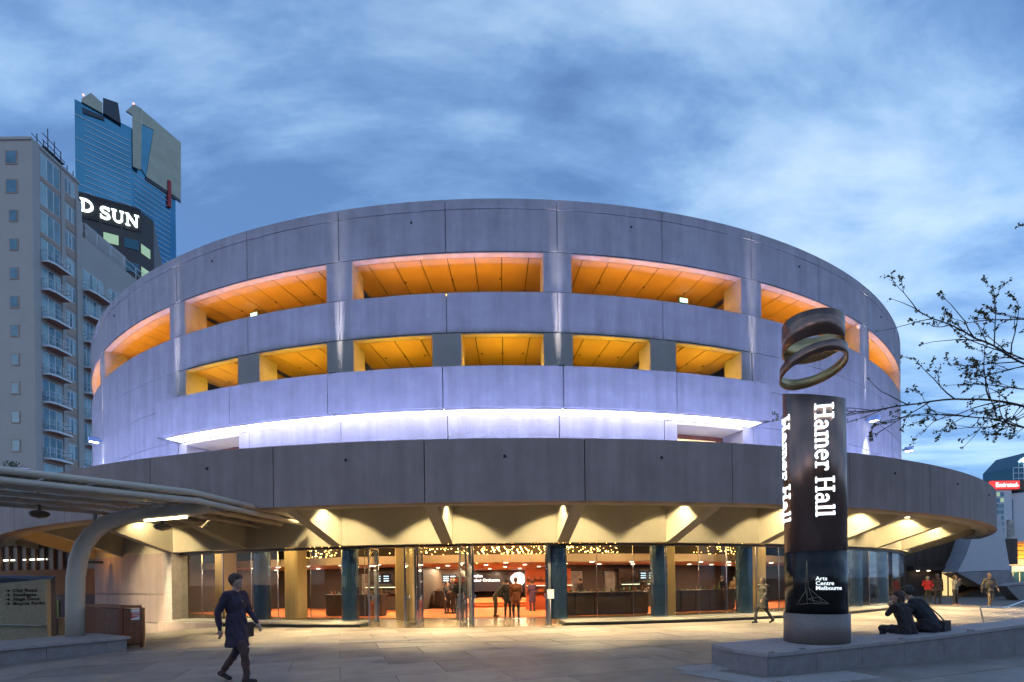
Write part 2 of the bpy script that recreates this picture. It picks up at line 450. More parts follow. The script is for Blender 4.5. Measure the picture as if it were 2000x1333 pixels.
for k, (yy, p) in enumerate(slabs[:298]):
    o = bpy.data.objects.new('paving_slab', random.choice(slab_mes)); COL.objects.link(o); o.parent = GROUND
    o.location = (p.x, p.y, random.uniform(-.0015, .0015)); o.rotation_euler = (0, 0, th_)

for (xa, ya, xb, yb) in ((430, 1258.5, 1385, 1250.5),):
    p, q = ground(xa, ya), ground(xb, yb)
    MB().obox(p, q, .09, .0045, .008).build('drain_channel', 'steel_dull', GROUND)
for (x, y) in ((760, 1292), (1240, 1283)):
    p = ground(x, y); MB().prism([(p.x-.3, p.y-.2), (p.x+.3, p.y-.2), (p.x+.3, p.y+.2), (p.x-.3, p.y+.2)], .0045, .007).build('access_cover', 'paving_b', GROUND)

# ================================================================== THE CONCERT HALL
HALL = thing('concert_hall', 'round pale concrete concert hall with two lit amber galleries and wide canopy ring', 'concert hall', (CX, CY, 0))
gp = .0005       # half of a joint, in radians
def panel(name, a0, a1, r0, r1, z0, z1, m, n=6, g_=gp, zg=.012, parent=HALL):
    return MB().sector(a0+g_, a1-g_, r0, r1, z0+zg, z1-zg, n).build(name, m, parent)
I0, I1 = -8, 8
Zb = dict(base=(4.7, 7.8), bal=(7.8, 9.32), low=(9.32, 10.815), mid=(10.815, 12.31), up=(12.31, 13.8), top=(13.8, 15.36), cope=(15.36, 15.74))
PW = .0168
for i in range(I0, I1):
    a, b = ja(i), ja(i+1)
    if i not in (-3, 2): panel('wall_panel', a, b, 31.9, R0, *Zb['base'], 'drum_concrete')
    panel('wall_panel', a, b, 31.9, R0, *Zb['bal'], 'drum_concrete')
    if not -3 <= i < 3: panel('wall_panel', a, b, 31.9, R0, *Zb['low'], 'drum_concrete')
    panel('wall_panel', a, b, 31.9, R0, *Zb['mid'], 'drum_concrete')
    panel('wall_panel', a, b, 31.9, R0, *Zb['top'], 'drum_concrete')
    panel('coping', a, b, 31.75, R0+.015, *Zb['cope'], 'drum_concrete')
    # bolt hole in the top band
    am = (a+b)/2+random.uniform(-.03, .03)
    if i % 2 == 0: continue
    q = MB().lathe([(.035, 0), (.05, .03)], 8).build('bolt_hole', 'joint_dark', HALL); q.rotation_euler = (pi/2, 0, am); q.location = (R0*sin(am), -R0*cos(am), 14.95)
# dark core behind the joints
for z0, z1 in ((4.7, 7.75), (7.75, 9.15), (10.83, 12.2), (13.82, 15.6)):
    if z0 == 4.7:
        for p, q in ((ja(-8), ja(-3)-.018), (ja(-2)+.018, ja(2)-.018), (ja(3)+.018, ja(8))): MB().sector(p, q, 31.6, 31.885, z0, z1, 30).build('core_wall', 'joint_dark', HALL)
    else: MB().sector(ja(-8), ja(8), 31.6, 31.885, z0, z1, 90).build('core_wall', 'joint_dark', HALL)
for p, q in ((ja(-8), ja(-3)), (ja(3), ja(8))): MB().sector(p, q, 31.6, 31.885, 9.2, 10.83, 30).build('core_wall', 'joint_dark', HALL)
MB().sector(ja(8), ja(-8)+2*pi, 31.6, R0, 0, 15.7, 60).build('rear_wall', 'drum_concrete', HALL)
MB().lathe([(31.7, 0), (31.7, .15)], 96, (0, 0, 15.2)).build('roof', 'roof_grey', HALL)
# galleries
def gallery(zf, zt, bays, strip, depth, np_):
    for (ia, ib) in bays:
        a, b = ja(ia)+PW, ja(ib)-PW
        n = int(round((ib-ia)*np_)); da = (ja(ib)-ja(ia))/n
        for k in range(n):
            p, q = max(ja(ia)+da*k, a-.012), min(ja(ia)+da*(k+1), b+.012)
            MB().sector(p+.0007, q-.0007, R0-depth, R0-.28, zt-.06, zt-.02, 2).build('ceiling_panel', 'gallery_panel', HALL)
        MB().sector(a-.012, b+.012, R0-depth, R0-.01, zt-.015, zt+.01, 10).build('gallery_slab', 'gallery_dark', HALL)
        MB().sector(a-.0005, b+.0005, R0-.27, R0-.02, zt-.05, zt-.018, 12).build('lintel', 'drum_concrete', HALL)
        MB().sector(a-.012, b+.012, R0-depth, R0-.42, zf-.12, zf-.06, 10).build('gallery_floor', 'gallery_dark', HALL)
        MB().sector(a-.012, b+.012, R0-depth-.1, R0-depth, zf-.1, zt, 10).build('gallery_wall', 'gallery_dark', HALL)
        st = MB().sector(a+.012, b-.012, R0-.62, R0-.50, zf+.2, zf+.24, 12).build('light_strip', strip, HALL)
        for k in (.22, .5, .78):
            am = a+(b-a)*k
            q = MB().lathe([(.045, 0), (.045, .02)], 8, ((R0-1.5)*sin(am), -(R0-1.5)*cos(am), zt-.085)).build('sprinkler', 'gallery_dark', HALL)
gallery(12.31, 13.8, [(i, i+2) for i in (-7, -5, -3, -1, 1, 3, 5)], 'warm_strip_up', 5.0, 4)
gallery(9.25, 10.815, [(i, i+1) for i in range(-3, 3)], 'warm_strip_low', 4.0, 4)
for i in range(-7, 8, 2): panel('pillar', ja(i)-PW, ja(i)+PW, R0-.95, R0-.012, *Zb['up'], 'drum_concrete', 2)
for i in range(-3, 4):
    p, q = ja(i)-PW, ja(i)+PW
    if i == -3: p = ja(i)+gp*2
    if i == 3: q = ja(i)-gp*2
    MB().sector(p, q, R0-.95, R0-.012, 9.2, 10.80, 2).build('pillar', 'pillar_concrete', HALL)
# projecting balcony with luminous soffit
for i in range(-3, 3):
    MB().sector(ja(i)+gp, ja(i+1)-gp, 32.92, 33.2, 7.73, 9.17, 6).build('balcony_panel', 'drum_concrete', HALL)
    MB().sector(ja(i), ja(i+1), R0+.01, 32.91, 7.86, 9.0, 6).build('balcony_slab', 'drum_concrete', HALL)
    for h in (0, 1):
        a, b = ja(i)+DA/2*h, ja(i)+DA/2*(h+1)
        MB().sector(a+.0006, b-.0006, R0+.03, 32.91, 7.74, 7.80, 4).build('soffit_light_panel', 'soffit_light', HALL)
for s_ in (-1, 1):
    a = ja(3*s_); MB().sector(min(a, a-s_*.006), max(a, a-s_*.006), R0+.01, 33.2, 7.73, 9.16, 1).build('balcony_end', 'drum_concrete', HALL)
# doorways below the balcony ends
for i in (-3, 2):
    a, b = ja(i)+PW, ja(i+1)-PW
    for p, q in ((ja(i), a), (b, ja(i+1))): MB().sector(p+gp, q, 31.0, R0, 4.7, 7.72, 2).build('jamb', 'drum_concrete', HALL)
    MB().sector(a, b, 30.9, R0, 7.6, 7.72, 6).build('lintel', 'soffit_concrete', HALL)
    d = MB().sector(a, b, 31.0, 31.2, 4.8, 7.59, 4).build('terrace_door', 'wood_slat', HALL)
    MB().sector(a+.02, b-.012, 31.2, 31.22, 5.4, 7.4, 4).build('pane', 'window_lit_warm', d)
# lavender floods on the canopy roof
for i in range(-7, 7):
    f_ = MB().sector(ja(i)+.012, ja(i+1)-.012, 35.36, 35.66, 4.74, 4.86, 4).build('floodlight', 'frame_black', HALL)
    MB().sector(ja(i)+.014, ja(i+1)-.014, 35.38, 35.64, 4.861, 4.875, 4).build('lens', 'flood_lavender', f_)
# beam lights at the pillars: small box lamps throwing light up and down the wall
for i in (-7, -5, -3, -1, 1, 3, 5, 7):
    a = ja(i)
    onw = abs(i) >= 5
    z = 9.2 if onw else 9.25; r = R0+.36
    fx = thing('tmp', '', '', (0, 0, 0)); bpy.data.objects.remove(fx)
    fb = MB().box(-.13, .13, -.20, .20, -.12, .12).build('wall_light', 'awning_blue' if onw else 'frame_black', HALL)
    fb.location = (r*sin(a), -r*cos(a), z); fb.rotation_euler = (0, 0, a)
    MB().box(-.05, .05, .19, .32, -.05, .05).build('bracket', 'awning_blue', fb)
    MB().box(-.10, .10, -.17, .17, -.135, -.121).build('lens', 'lamp_white' if onw else 'frame_black', fb)
    lamp('beam_up', 'SPOT', (0, .27, .16), 5200 if not onw else 3000, (1.0, .9, .85), fb, (radians(180-2.0), 0, 0), spot_size=radians(9.5), spot_blend=1.0, shadow_soft_size=.10)
    if onw: lamp('beam_down', 'SPOT', (0, .05, -.16), 1000, (.93, .93, 1.0), fb, (radians(5), 0, 0), spot_size=radians(42), spot_blend=.8, shadow_soft_size=.04)

# ---- canopy ring
RC = 36.19
ZC0, ZC1 = 3.906, 5.725
for i in range(I0, I1):
    a, b = ja(i), ja(i+1)
    panel('canopy_panel', a, b, 35.85, RC, ZC0, ZC1, 'canopy_concrete', 6, .0004, 0)
    MB().sector(a, b, 35.42, 35.845, ZC0+.004, 4.3, 6).build('canopy_lip', 'soffit_concrete', HALL)
    MB().sector(a, b, 32.3, 35.84, 4.62, 4.7, 6).build('canopy_soffit', 'soffit_concrete', HALL)
    am = (a+b)/2
    q = MB().lathe([(.03, 0), (.045, .03)], 8).build('bolt_hole', 'joint_dark', HALL); q.rotation_euler = (pi/2, 0, am); q.location = (RC*sin(am), -RC*cos(am), 5.2)
    MB().sector(a+.0062, b-.0062, 32.45, 32.7, 3.0, 4.6, 6).build('fascia_panel', 'soffit_concrete', HALL)
for i in range(-7, 8):
    a = ja(i); m_ = MB(); hw = .21
    prof = [(32.3, 4.618), (35.415, 4.618), (35.415, ZC0+.02), (32.8, 3.02), (32.3, 3.02)]
    pts = [Vector((-hw, -r, z)) for r, z in prof]
    bo = m_.poly3(pts, (2*hw, 0, 0)).build('canopy_beam', 'soffit_concrete', HALL); bo.rotation_euler = (0, 0, a)
    if -3 <= i <= 6:
        for s_ in (-1, 1):
            dl = MB().lathe([(.10, .0), (.12, .02), (.12, .22), (.10, .24)], 12).build('downlight', 'steel', HALL)
            lp = Vector((s_*.46, -34.0, 4.27)); lp.rotate(Matrix.Rotation(a, 3, 'Z')); dl.location = lp
            MB().tube([(0, 0, .24), (0, 0, .35)], .03, 6).build('stem', 'steel', dl)
            MB().lathe([(.085, -.012), (.085, -.002)], 12).build('lens', 'lamp_warm', dl)
            dl.rotation_euler = (0, 0, a)
            lamp('downlight_beam', 'SPOT', (0, 0, -.03), 3000, (1.0, .80, .42), dl, (radians(14), radians(10*s_), 0), spot_size=radians(136), spot_blend=.8, shadow_soft_size=.12)
# ---- ground storey: concrete wall on the left, glass on the right
for (p, q) in ((ja(-5)+.0005, ja(-4)-.0004), (ja(-4)+.0004, ja(-3)-.012)):
    MB().sector(p, q, 32.0, 32.7, 1.26, 3.0, 6).build('wall_panel', 'canopy_concrete', HALL)
    MB().sector(p, q, 32.0, 32.7, .02, 1.23, 6).build('wall_panel', 'canopy_concrete', HALL)
    MB().sector(p, q, 32.0, 33.0, -1.2, .0, 6).build('plinth', 'canopy_concrete', HALL)
MB().sector(ja(-5), ja(-3)-.012, 31.8, 31.99, -.2, 2.99, 10).build('core_wall', 'joint_dark', HALL)
MB().sector(ja(-3)-.011, ja(-3)+.006, 32.1, 32.75, 0, 3.0, 1).build('corner_post', 'bluestone', HALL)
MB().sector(ja(-3)-.011, ja(-2)-.03, 32.76, 33.0, -.6, .10, 6).build('plinth', 'canopy_concrete', HALL)
def sill(p, q):
    MB().sector(p, q, 31.8, 32.72, -.25, .1, 20).build('sill_base', 'kick_recess_shade', HALL)  # near-black colour stands in for shade under the sill overhang
    MB().sector(p, q, 31.8, 32.86, .101, .17, 20).build('sill', 'sill_stone', HALL)
    MB().sector(p, q, 32.2, 32.44, 2.9, 2.99, 20).build('head_frame', 'frame_black', HALL)
aL = -.147
sill(ja(-3)+.006, aL); sill(ja(1), ja(8))
MB().sector(aL, ja(1), 31.9, 32.44, 2.93, 2.999, 10).build('head_frame', 'frame_black', HALL)
for i in range(-3, 8):
    n = 3
    for k in range(n):
        a, b = ja(i)+DA*k/n, ja(i)+DA*(k+1)/n
        if i == -1 and k == 0: b = aL
        elif -1 <= i < 1: continue
        if i == -3 and k == 0: a += .006
        # zig-zag glazing: alternate panes lean in and out
        ra, rb = (32.36, 32.25) if (k+i) % 2 else (32.25, 32.36)
        P, Q = Vector((ra*sin(a), -ra*cos(a))), Vector((rb*sin(b), -rb*cos(b)))
        pn = MB().obox(P, Q, .02, .18, 2.89).build('glass_pane', 'glass', HALL)
        MB().obox(P+(Q-P)*.985, Q-(Q-P)*.002, .035, .172, 2.895).build('edge_strip', 'chrome', pn)
        MB().obox(P, Q, .04, .171, .2).build('bottom_rail', 'steel', pn)
for i in (-2, -1, 1, 2, 3, 4, 5, 6):
    a = ja(i)
    rc_ = random.Random(i+50); vs = []; fs = []; nk, nz = 36, 14
    for z_ in range(nz+1):
        for k in range(nk):
            rr_ = .325+rc_.uniform(-.006, .006); t_ = 2*pi*k/nk; vs.append((rr_*cos(t_), rr_*sin(t_), .172+2.828*z_/nz))
    for z_ in range(nz):
        for k in range(nk): fs.append((z_*nk+k, z_*nk+(k+1) % nk, (z_+1)*nk+(k+1) % nk, (z_+1)*nk+k))
    MB().add(vs, fs).build('column', 'mirror_column', HALL, (31.74*sin(a), -31.74*cos(a), 0))
# entrance doors: leaves swung open outwards in front of the glass line
def leaf(a_h, rot, side, r=31.95, w=1.05):
    h = Vector((r*sin(a_h), -r*cos(a_h), 0))
    d = MB().box(.05, w-.05, -.012, .012, .12, 2.86).build('door', 'glass', HALL); d.location = h; d.rotation_euler = (0, 0, rot)
    MB().box(0, .05, -.035, .035, .0, 2.92).build('stile', 'chrome', d); MB().box(w-.05, w, -.03, .03, .02, 2.9).build('stile', 'chrome', d)
    MB().box(.05, w-.05, -.02, .02, .03, .12).build('rail', 'steel', d); MB().box(.05, w-.05, -.02, .02, 2.86, 2.9).build('rail', 'steel', d)
    for s_ in (-1, 1): MB().tube([(w-.17, s_*.013, 1.0), (w-.17, s_*.09, 1.0), (w-.17, s_*.09, 1.14), (w-.17, s_*.013, 1.14)], .02, 6).build('handle', 'chrome', d)
for ah, ds in ((-.139, (6,)), (-.0845, (-5, 7)), (-.024, (-6, 5)), (ja(1)-.012, (-6,))):
    for k, dd in enumerate(ds):
        off = .004*(1 if dd > 0 else -1)
        leaf(ah+off, ah-pi/2+radians(dd), 0)
    # fixed post between the door pairs
    MB().sector(ah-.0018, ah+.0018, 31.75, 31.9, 0, 2.99, 1).build('door_post', 'steel', HALL)
MB().sector(aL+.001, ja(1)-.001, 29.8, 32.9, -.015, .004, 12).build('door_mat', 'foyer_stone', HALL)

# ---- foyer
AF = ja(-5)+.01
MB().sector(AF, ja(8), 8, 31.79, -.3, -.001, 60).build('foyer_floor', 'foyer_stone', HALL)
MB().sector(AF, ja(8), 8, 28.6, .0, .012, 60).build('carpet', 'carpet', HALL)
for k in (0, 1): MB().sector(-.19, .15, 8, 20.5-.5*k, .013+.15*k, .16+.15*k, 40).build('carpet_step', 'carpet', HALL)
MB().sector(AF, ja(8), 10, 27.9, 2.52, 2.62, 60).build('foyer_ceiling', 'foyer_ceiling', HALL)
MB().sector(AF, ja(8), 27.9, 28.05, 2.49, 2.86, 60).build('bulkhead', 'foyer_ceiling', HALL)
MB().sector(-.2, .16, 9.8, 10, 0, 2.6, 30).build('foyer_wall', 'foyer_wall', HALL)
MB().sector(.16, ja(8), 22.4, 22.6, 0, 2.519, 40).build('foyer_wall', 'foyer_wall', HALL)
MB().sector(AF, -.2, 22.2, 22.4, 0, 2.519, 30).build('foyer_wall', 'foyer_wall', HALL)
for a_, r_ in ((.157, 22.6), (-.204, 22.4)): MB().sector(a_, a_+.006, 10.01, r_+.01, .013, 2.518, 1).build('foyer_wall', 'foyer_wall', HALL)
MB().sector(AF-.01, AF, 8, 31.8, 0, 4.5, 1).build('foyer_wall', 'foyer_wall', HALL)
MB().sector(ja(8), ja(8)+.01, 8, 31.59, 0, 4.5, 1).build('foyer_wall', 'foyer_wall', HALL)
MB().sector(AF, ja(8), 24.6, 24.8, 2.62, 4.6, 40).build('upper_wall', 'gallery_dark', HALL)
MB().sector(AF, ja(8), 24.6, 32.3, 4.5, 4.6, 40).build('void_ceiling', 'gallery_dark', HALL)
for a in (-.5, -.33, -.135, .275, .47, .68):
    q = MB().prism([(-.38, -.3), (-.3, -.38), (.3, -.38), (.38, -.3), (.38, .3), (.3, .38), (-.3, .38), (-.38, .3)], 0.013, 4.49).build('foyer_column', 'inner_column', HALL, (28.95*sin(a), -28.95*cos(a), 0))
    q.rotation_euler = (0, 0, a)
k = 0
for rr in (27.0, 24.0, 20.5, 16.5):
    for j in range(-9, 14):
        a = (j+.5*(k % 2))*.068*27/rr*1.15+.02
        if not AF+.03 < a < ja(6): continue
        if rr < 23 and not -.19 < a < .15: continue
        k += 0
        MB().lathe([(.11, 2.507), (.11, 2.519)], 12, (rr*sin(a), -rr*cos(a), 0)).build('foyer_downlight', 'downlight_disc', HALL)
    k += 1
for rr, n_ in ((26, 11), (20, 5), (14, 3)):
    for j in range(n_):
        a = (AF+.08+(ja(6)-AF-.1)*j/(n_-1)) if rr > 25 else -.17+.3*j/(n_-1)
        lamp('foyer_lamp', 'AREA', (rr*sin(a), -rr*cos(a), 2.48), 110, (1.0, .72, .42), HALL, shape='DISK', size=.5)
for a in (-.5, -.33, -.2, -.06, .06, .2, .34, .5):
    lamp('foyer_lamp', 'AREA', (30.2*sin(a), -30.2*cos(a), 4.45), 110, (1.0, .68, .30), HALL, shape='DISK', size=.6)

# golden lamp clusters hanging in the void
random.seed(11)
for k, (a0, a1) in enumerate(((-.40, -.30), (-.19, -.075), (-.075, .05), (.05, .14), (.11, .235), (.45, .6))):
    c = thing('chandelier', ['cluster of small golden bulbs glowing behind the far left foyer glass', 'cluster of golden bulbs left of the doors above the chamfered column', 'cluster of golden rods over the middle foyer doors', 'cluster of golden rods over the right foyer doors', 'cluster of golden bulbs above the dark bar counter', 'cluster of golden bulbs behind glass right of the tall pylon'][k], 'chandelier', (0, 0, 0), 0, 'golden foyer chandeliers')
    bl, wr = MB(), MB()
    for j in range(130):
        a = random.uniform(a0, a1); r = random.uniform(25.2, 27.6); z = random.uniform(2.72, 3.75); p = polar(a, r, z)
        if j % 6 == 0 and k in (2, 3):
            d = Vector((random.uniform(.1, .3), 0, -random.uniform(.15, .35))); bl.tube([p, p+d], .014, 5)
        else:
            rd = random.uniform(.013, .024); bl.lathe([(.004, -rd), (rd*.8, -rd*.5), (rd, 0), (rd*.8, rd*.5), (.004, rd)], 6, p)
        if j % 3 == 0: wr.tube([p+Vector((0, 0, .02)), p+Vector((random.uniform(-.25, .25), random.uniform(-.2, .2), 4.5-z))], .006, 4)
    bo = bl.build('bulb', 'bulb_gold', c); bo['kind'] = 'stuff'
    wr.build('wire', 'bottle', c)
    m_ = polar((a0+a1)/2, 26.4, 3.2)
    lamp('chandelier_light', 'POINT', m_, 45, (1.0, .55, .18), c, shadow_soft_size=.5)

# ---- furniture and screens of the foyer
def bar(label, a0, a1, r, name='bar_counter'):
    t = thing(name, label, 'bar counter', tuple(polar((a0+a1)/2, r, .012)), 0)
    o = polar((a0+a1)/2, r, .012); L = Matrix.Translation((CX-o.x, CY-o.y, 0))
    def sec(nm, p, q, r0, r1, z0, z1, m, par=t):
        x = MB().sector(p, q, r0, r1, z0, z1, 8); x.v = [tuple(L @ Vector(v)) for v in x.v]; return x.build(nm, m, par)
    n = 5
    for k in range(n): sec('front_panel', a0+(a1-a0)*k/n+.0006, a0+(a1-a0)*(k+1)/n-.0006, r-.08, r, .06, 1.0, 'timber_dark')
    rg_ = random.Random(7)
    for k in range(14):
        a_ = a0+(a1-a0)*(k+.5)/14; h_ = rg_.uniform(.1, .3); v_ = L @ Vector(((r-.3)*sin(a_), -(r-.3)*cos(a_), 1.061))
        MB().lathe([(.04, 0), (.04, h_*.6), (.015, h_*.75), (.015, h_)], 8, v_).build('bottle', rg_.choice(['bottle', 'paper', 'door_green']), t)
    sec('carcass', a0, a1, r-.6, r-.081, 0, 1.0, 'frame_black'); sec('counter_top', a0-.003, a1+.003, r-.65, r+.08, 1.001, 1.06, 'timber_dark')
    return t
bar('long dark bar counter behind glass right of the entrance doors', .10, .26, 28.3)
bar('dark bar counter behind glass left of the entrance doors', -.31, -.20, 27.6)
bar('dark bar counter behind glass beside the tall pylon', .30, .46, 28.0)
bar('brown counter by the chamfered foyer column', -.19, -.10, 20.9)
def screen(label, a, r, w, z0, z1, mt='screen_black', name='screen'):
    p = polar(a, r, z0); t = thing(name, label, 'screen', tuple(p), a)
    MB().box(-w/2, w/2, 0, .08, 0, z1-z0).build('casing', 'frame_black', t)
    MB().box(-w/2+.03, w/2-.03, -.006, -.001, .03, z1-z0-.03).build('display', mt, t)
    return t
SCR = screen('big blue-black screen with white orchestra lettering behind the open doors', .037, 11.6, 7.2, .85, 2.42)
for k, (tx, sz, x, z) in enumerate((('Australian', .33, -3.3, 1.13), ('Chamber Orchestra', .33, -3.3, .78), ('Season', .17, -3.3, .50), ('6pm', .17, -3.3, .26))):
    me = text_mesh(tx, sz, .006, .006); o = link('lettering', me, 'screen_white', SCR, (x, -.012, z)); o.rotation_euler = (pi/2, 0, 0)
fig = MB(); fig.poly3([(.9+.62*cos(t*pi/9)*(1+.08*sin(5*t)), -.014, .95+.55*sin(t*pi/9)*(1+.07*cos(3*t))) for t in range(18)], (0, -.006, 0)).build('picture', 'screen_pink', SCR)
MB().poly3([(2.3, -.014, .2), (3.3, -.014, .15), (3.2, -.014, .7), (2.9, -.014, 1.05), (2.75, -.014, 1.45), (2.6, -.014, 1.0), (2.25, -.014, .8)], (0, -.006, 0)).build('picture', 'screen_white', SCR)
for a, r, w, lab in ((-.262, 24.4, 1.1, 'small bright menu screen over the left bar'), (-.172, 19.0, 1.0, 'small bright menu screen left of the chamfered column'), (.365, 24.2, 1.2, 'small bright menu screen over the bar by the pylon')):
    s_ = screen(lab, a, r, w, 1.55, 2.15)
    for j in range(3):
        for h in (0, 1): MB().box(-w/2+.08+h*w*.48, -w/2+.42+h*w*.46, -.012, -.007, .14+.13*j, .2+.13*j).build('lettering', 'screen_blue', s_)
def shelf(label, a, r, w, glow, nb):
    p = polar(a, r, .012); t = thing('back_bar', label, 'shelf unit', tuple(p), a)
    MB().box(-w/2, w/2, .3, .4, 0, 2.3).build('back_panel', 'orange_wall' if glow == 'o' else 'foyer_wall', t)
    for z in (.95, 1.3, 1.65): MB().box(-w/2, w/2, 0, .299, z, z+.03).build('shelf', 'timber_dark', t)
    MB().box(-w/2, w/2, .01, .04, 1.331, 1.36).build('light_strip', 'shelf_glow', t)
    for j in range(nb):
        x = -w/2+.1+(w-.2)*j/(nb-1); h = random.uniform(.2, .3); z = .981 if j % 2 else 1.681
        MB().lathe([(.035, 0), (.035, h*.6), (.013, h*.75), (.013, h)], 8, (x, .15, z)).build('bottle', 'bottle', t)
shelf('orange back shelf with bottles behind the long bar counter', .125, 23.5, 2.6, 'o', 14)
shelf('dark back shelf with a glowing strip behind the left bar', -.27, 23.2, 3.4, 'd', 14)
shelf('dark back shelf with bottles behind the bar by the pylon', .38, 23.4, 3.2, 'd', 12)

random.seed(31)
p = polar(-.108, 22.0, .013); t = thing('display_rack', 'tall rack of coloured programmes beside the chamfered foyer column', 'rack', tuple(p), -.1)
MB().box(-.5, .5, .1, .16, 0, 1.9).build('back_panel', 'timber_dark', t)
for j in range(5):
    MB().box(-.5, .5, -.05, .099, .3+.32*j, .32+.32*j).build('ledge', 'timber_dark', t)
    for k in range(6): MB().box(-.46+.155*k, -.34+.155*k, .02, .04, .321+.32*j, .52+.32*j).build('programme', random.choice(['paper', 'paper_red', 'orange_wall', 'paper', 'awning_blue']), t)
for k, (a, lab) in enumerate(((.2, 'framed poster on the wall behind the long bar'), (.3, 'framed poster between the bars right of the doors'), (-.36, 'framed poster on the wall behind the left bar'))):
    p = polar(a, 22.68 if a > 0 else 22.48, .95); t = thing('poster', lab, 'poster', tuple(p), a)
    MB().box(-.42, .42, 0, .04, 0, 1.2).build('frame', 'steel', t); MB().box(-.38, .38, -.006, -.001, .04, 1.16).build('print', 'poster', t)

# exit signs and camera in the galleries
def exit_sign(label, a, r, z):
    p = polar(a, r, z); t = thing('exit_sign', label, 'exit sign', tuple(p), a)
    MB().box(-.2, .2, -.03, .03, -.1, .1).build('casing', 'frame_black', t)
    MB().box(-.19, .19, -.036, -.031, -.09, .09).build('face', 'exit_green', t)
    MB().box(-.17, -.06, -.042, -.037, -.07, .07).build('pictogram', 'letter_white', t)
    MB().poly3([(.0, -.04, -.02), (.08, -.04, -.02), (.08, -.04, -.06), (.15, -.04, .0), (.08, -.04, .06), (.08, -.04, .02), (.0, -.04, .02)], (0, -.004, 0)).build('arrow', 'letter_white', t)
    MB().tube([(0, 0, .1), (0, 0, .25)], .012, 6).build('hanger', 'steel', t)
exit_sign('green exit sign hanging in the upper gallery beside the left amber opening', -.345, R0-1.6, 13.48)
exit_sign('green exit sign hanging in the upper gallery above the right amber opening', .273, R0-1.6, 13.48)
p = polar(ja(5)-PW-.004, R0-.1, 13.55); t = thing('security_camera', 'small white dome camera on the jamb of an upper amber opening', 'camera', tuple(p), ja(5))
MB().tube([(.1, 0, .08), (-.08, -.1, .08)], .025, 8).build('arm', 'white_paint', t); MB().lathe([(.02, -.1), (.08, -.05), (.09, 0), (.09, .07), (.03, .09)], 14, (-.1, -.14, -.02)).build('dome', 'white_paint', t)

# ================================================================== RIGHT: bench wall, pylon, handrail
# bench wall: front face runs along the measured base line
Bq = [ground(1433, 1310), ground(1500, 1322), ground(1660, 1308), ground(1830, 1292.5), ground(2000, 1277), ground(2200, 1259)]
tops = [.37, .375, .42, .485, .60, .72]
bw = thing('bench_wall', 'long low bluestone seat wall with pale capping under the tall pylon', 'seat wall', tuple(Bq[1]))
O = Bq[1]
def rel(p): return Vector((p[0]-O.x, p[1]-O.y))
dirn = (Vector((Bq[5].x, Bq[5].y))-Vector((Bq[1].x, Bq[1].y))).normalized(); nrm = Vector((-dirn.y, dirn.x))
wid = [0, 1.25, 1.25, .62, .55, .5]
front = [rel(p) for p in Bq]
# blocks of stone along the front
pts = [(Vector((Bq[1].x, Bq[1].y))+dirn*d) for d in np.arange(0, 14.6, .82)]
totl = (Vector((Bq[5].x, Bq[5].y))-Vector((Bq[1].x, Bq[1].y))).length
def lerp_at(d, arr):
    ds = [(Vector((q.x, q.y))-Vector((Bq[1].x, Bq[1].y))).dot(dirn) for q in Bq[1:]]
    return float(np.interp(d, ds, arr[1:]))
def depth_at(d):
    return float(np.interp(d, [0, 2.3, 2.9, 14], [1.3, 1.3, .62, .55]))
d = 0.0; L0 = rel(Bq[0])
while d < totl:
    e_ = min(d+1.05, totl)
    for nm, m_, z0, z1, ex in (('stone_block', 'bluestone', (0, 0), (-.06, -.06), 0.0), ('cap_stone', 'bluestone_cap', None, (0, 0), .025)):
        h0, h1 = lerp_at(d, tops), lerp_at(e_, tops)
        p, q = dirn*(d+.004)-nrm*ex, dirn*(e_-.004)-nrm*ex
        p2, q2 = dirn*(d+.004)+nrm*depth_at(d), dirn*(e_-.004)+nrm*depth_at(e_)
        if nm == 'stone_block': MB().prism([p, q, q2, p2], [0, 0, 0, 0], [h0-.062, h1-.062, h1-.062, h0-.062]).build(nm, m_, bw)
        else: MB().prism([p, q, q2, p2], [h0-.06, h1-.06, h1-.06, h0-.06], [h0, h1, h1, h0]).build(nm, m_, bw)
    d = e_
e1 = nrm*1.3; h = tops[1]
MB().prism([L0, Vector((-.006, 0)), Vector((-.006, 0))+e1], 0, h-.062).build('stone_block', 'bluestone', bw)
MB().prism([L0-Vector((.02, .02)), Vector((-.006, -.02)), Vector((-.006, 0))+e1], h-.06, h).build('cap_stone', 'bluestone_cap', bw)
for x, y in ((1462, 1277), (1560, 1262), (1734, 1247), (1840, 1236), (1935, 1224)):   # steel skate stops
    p = ground(x, y, .45); dd = (Vector((p.x, p.y))-Vector((O.x, O.y))).dot(dirn); hz_ = lerp_at(max(dd, 0), tops)
    q = dirn*max(dd, .1)+nrm*.02
    MB().box(-.05, .05, -.02, .02, 0, .025).build('skate_stop', 'steel', bw, (q.x, q.y, hz_+.0005))

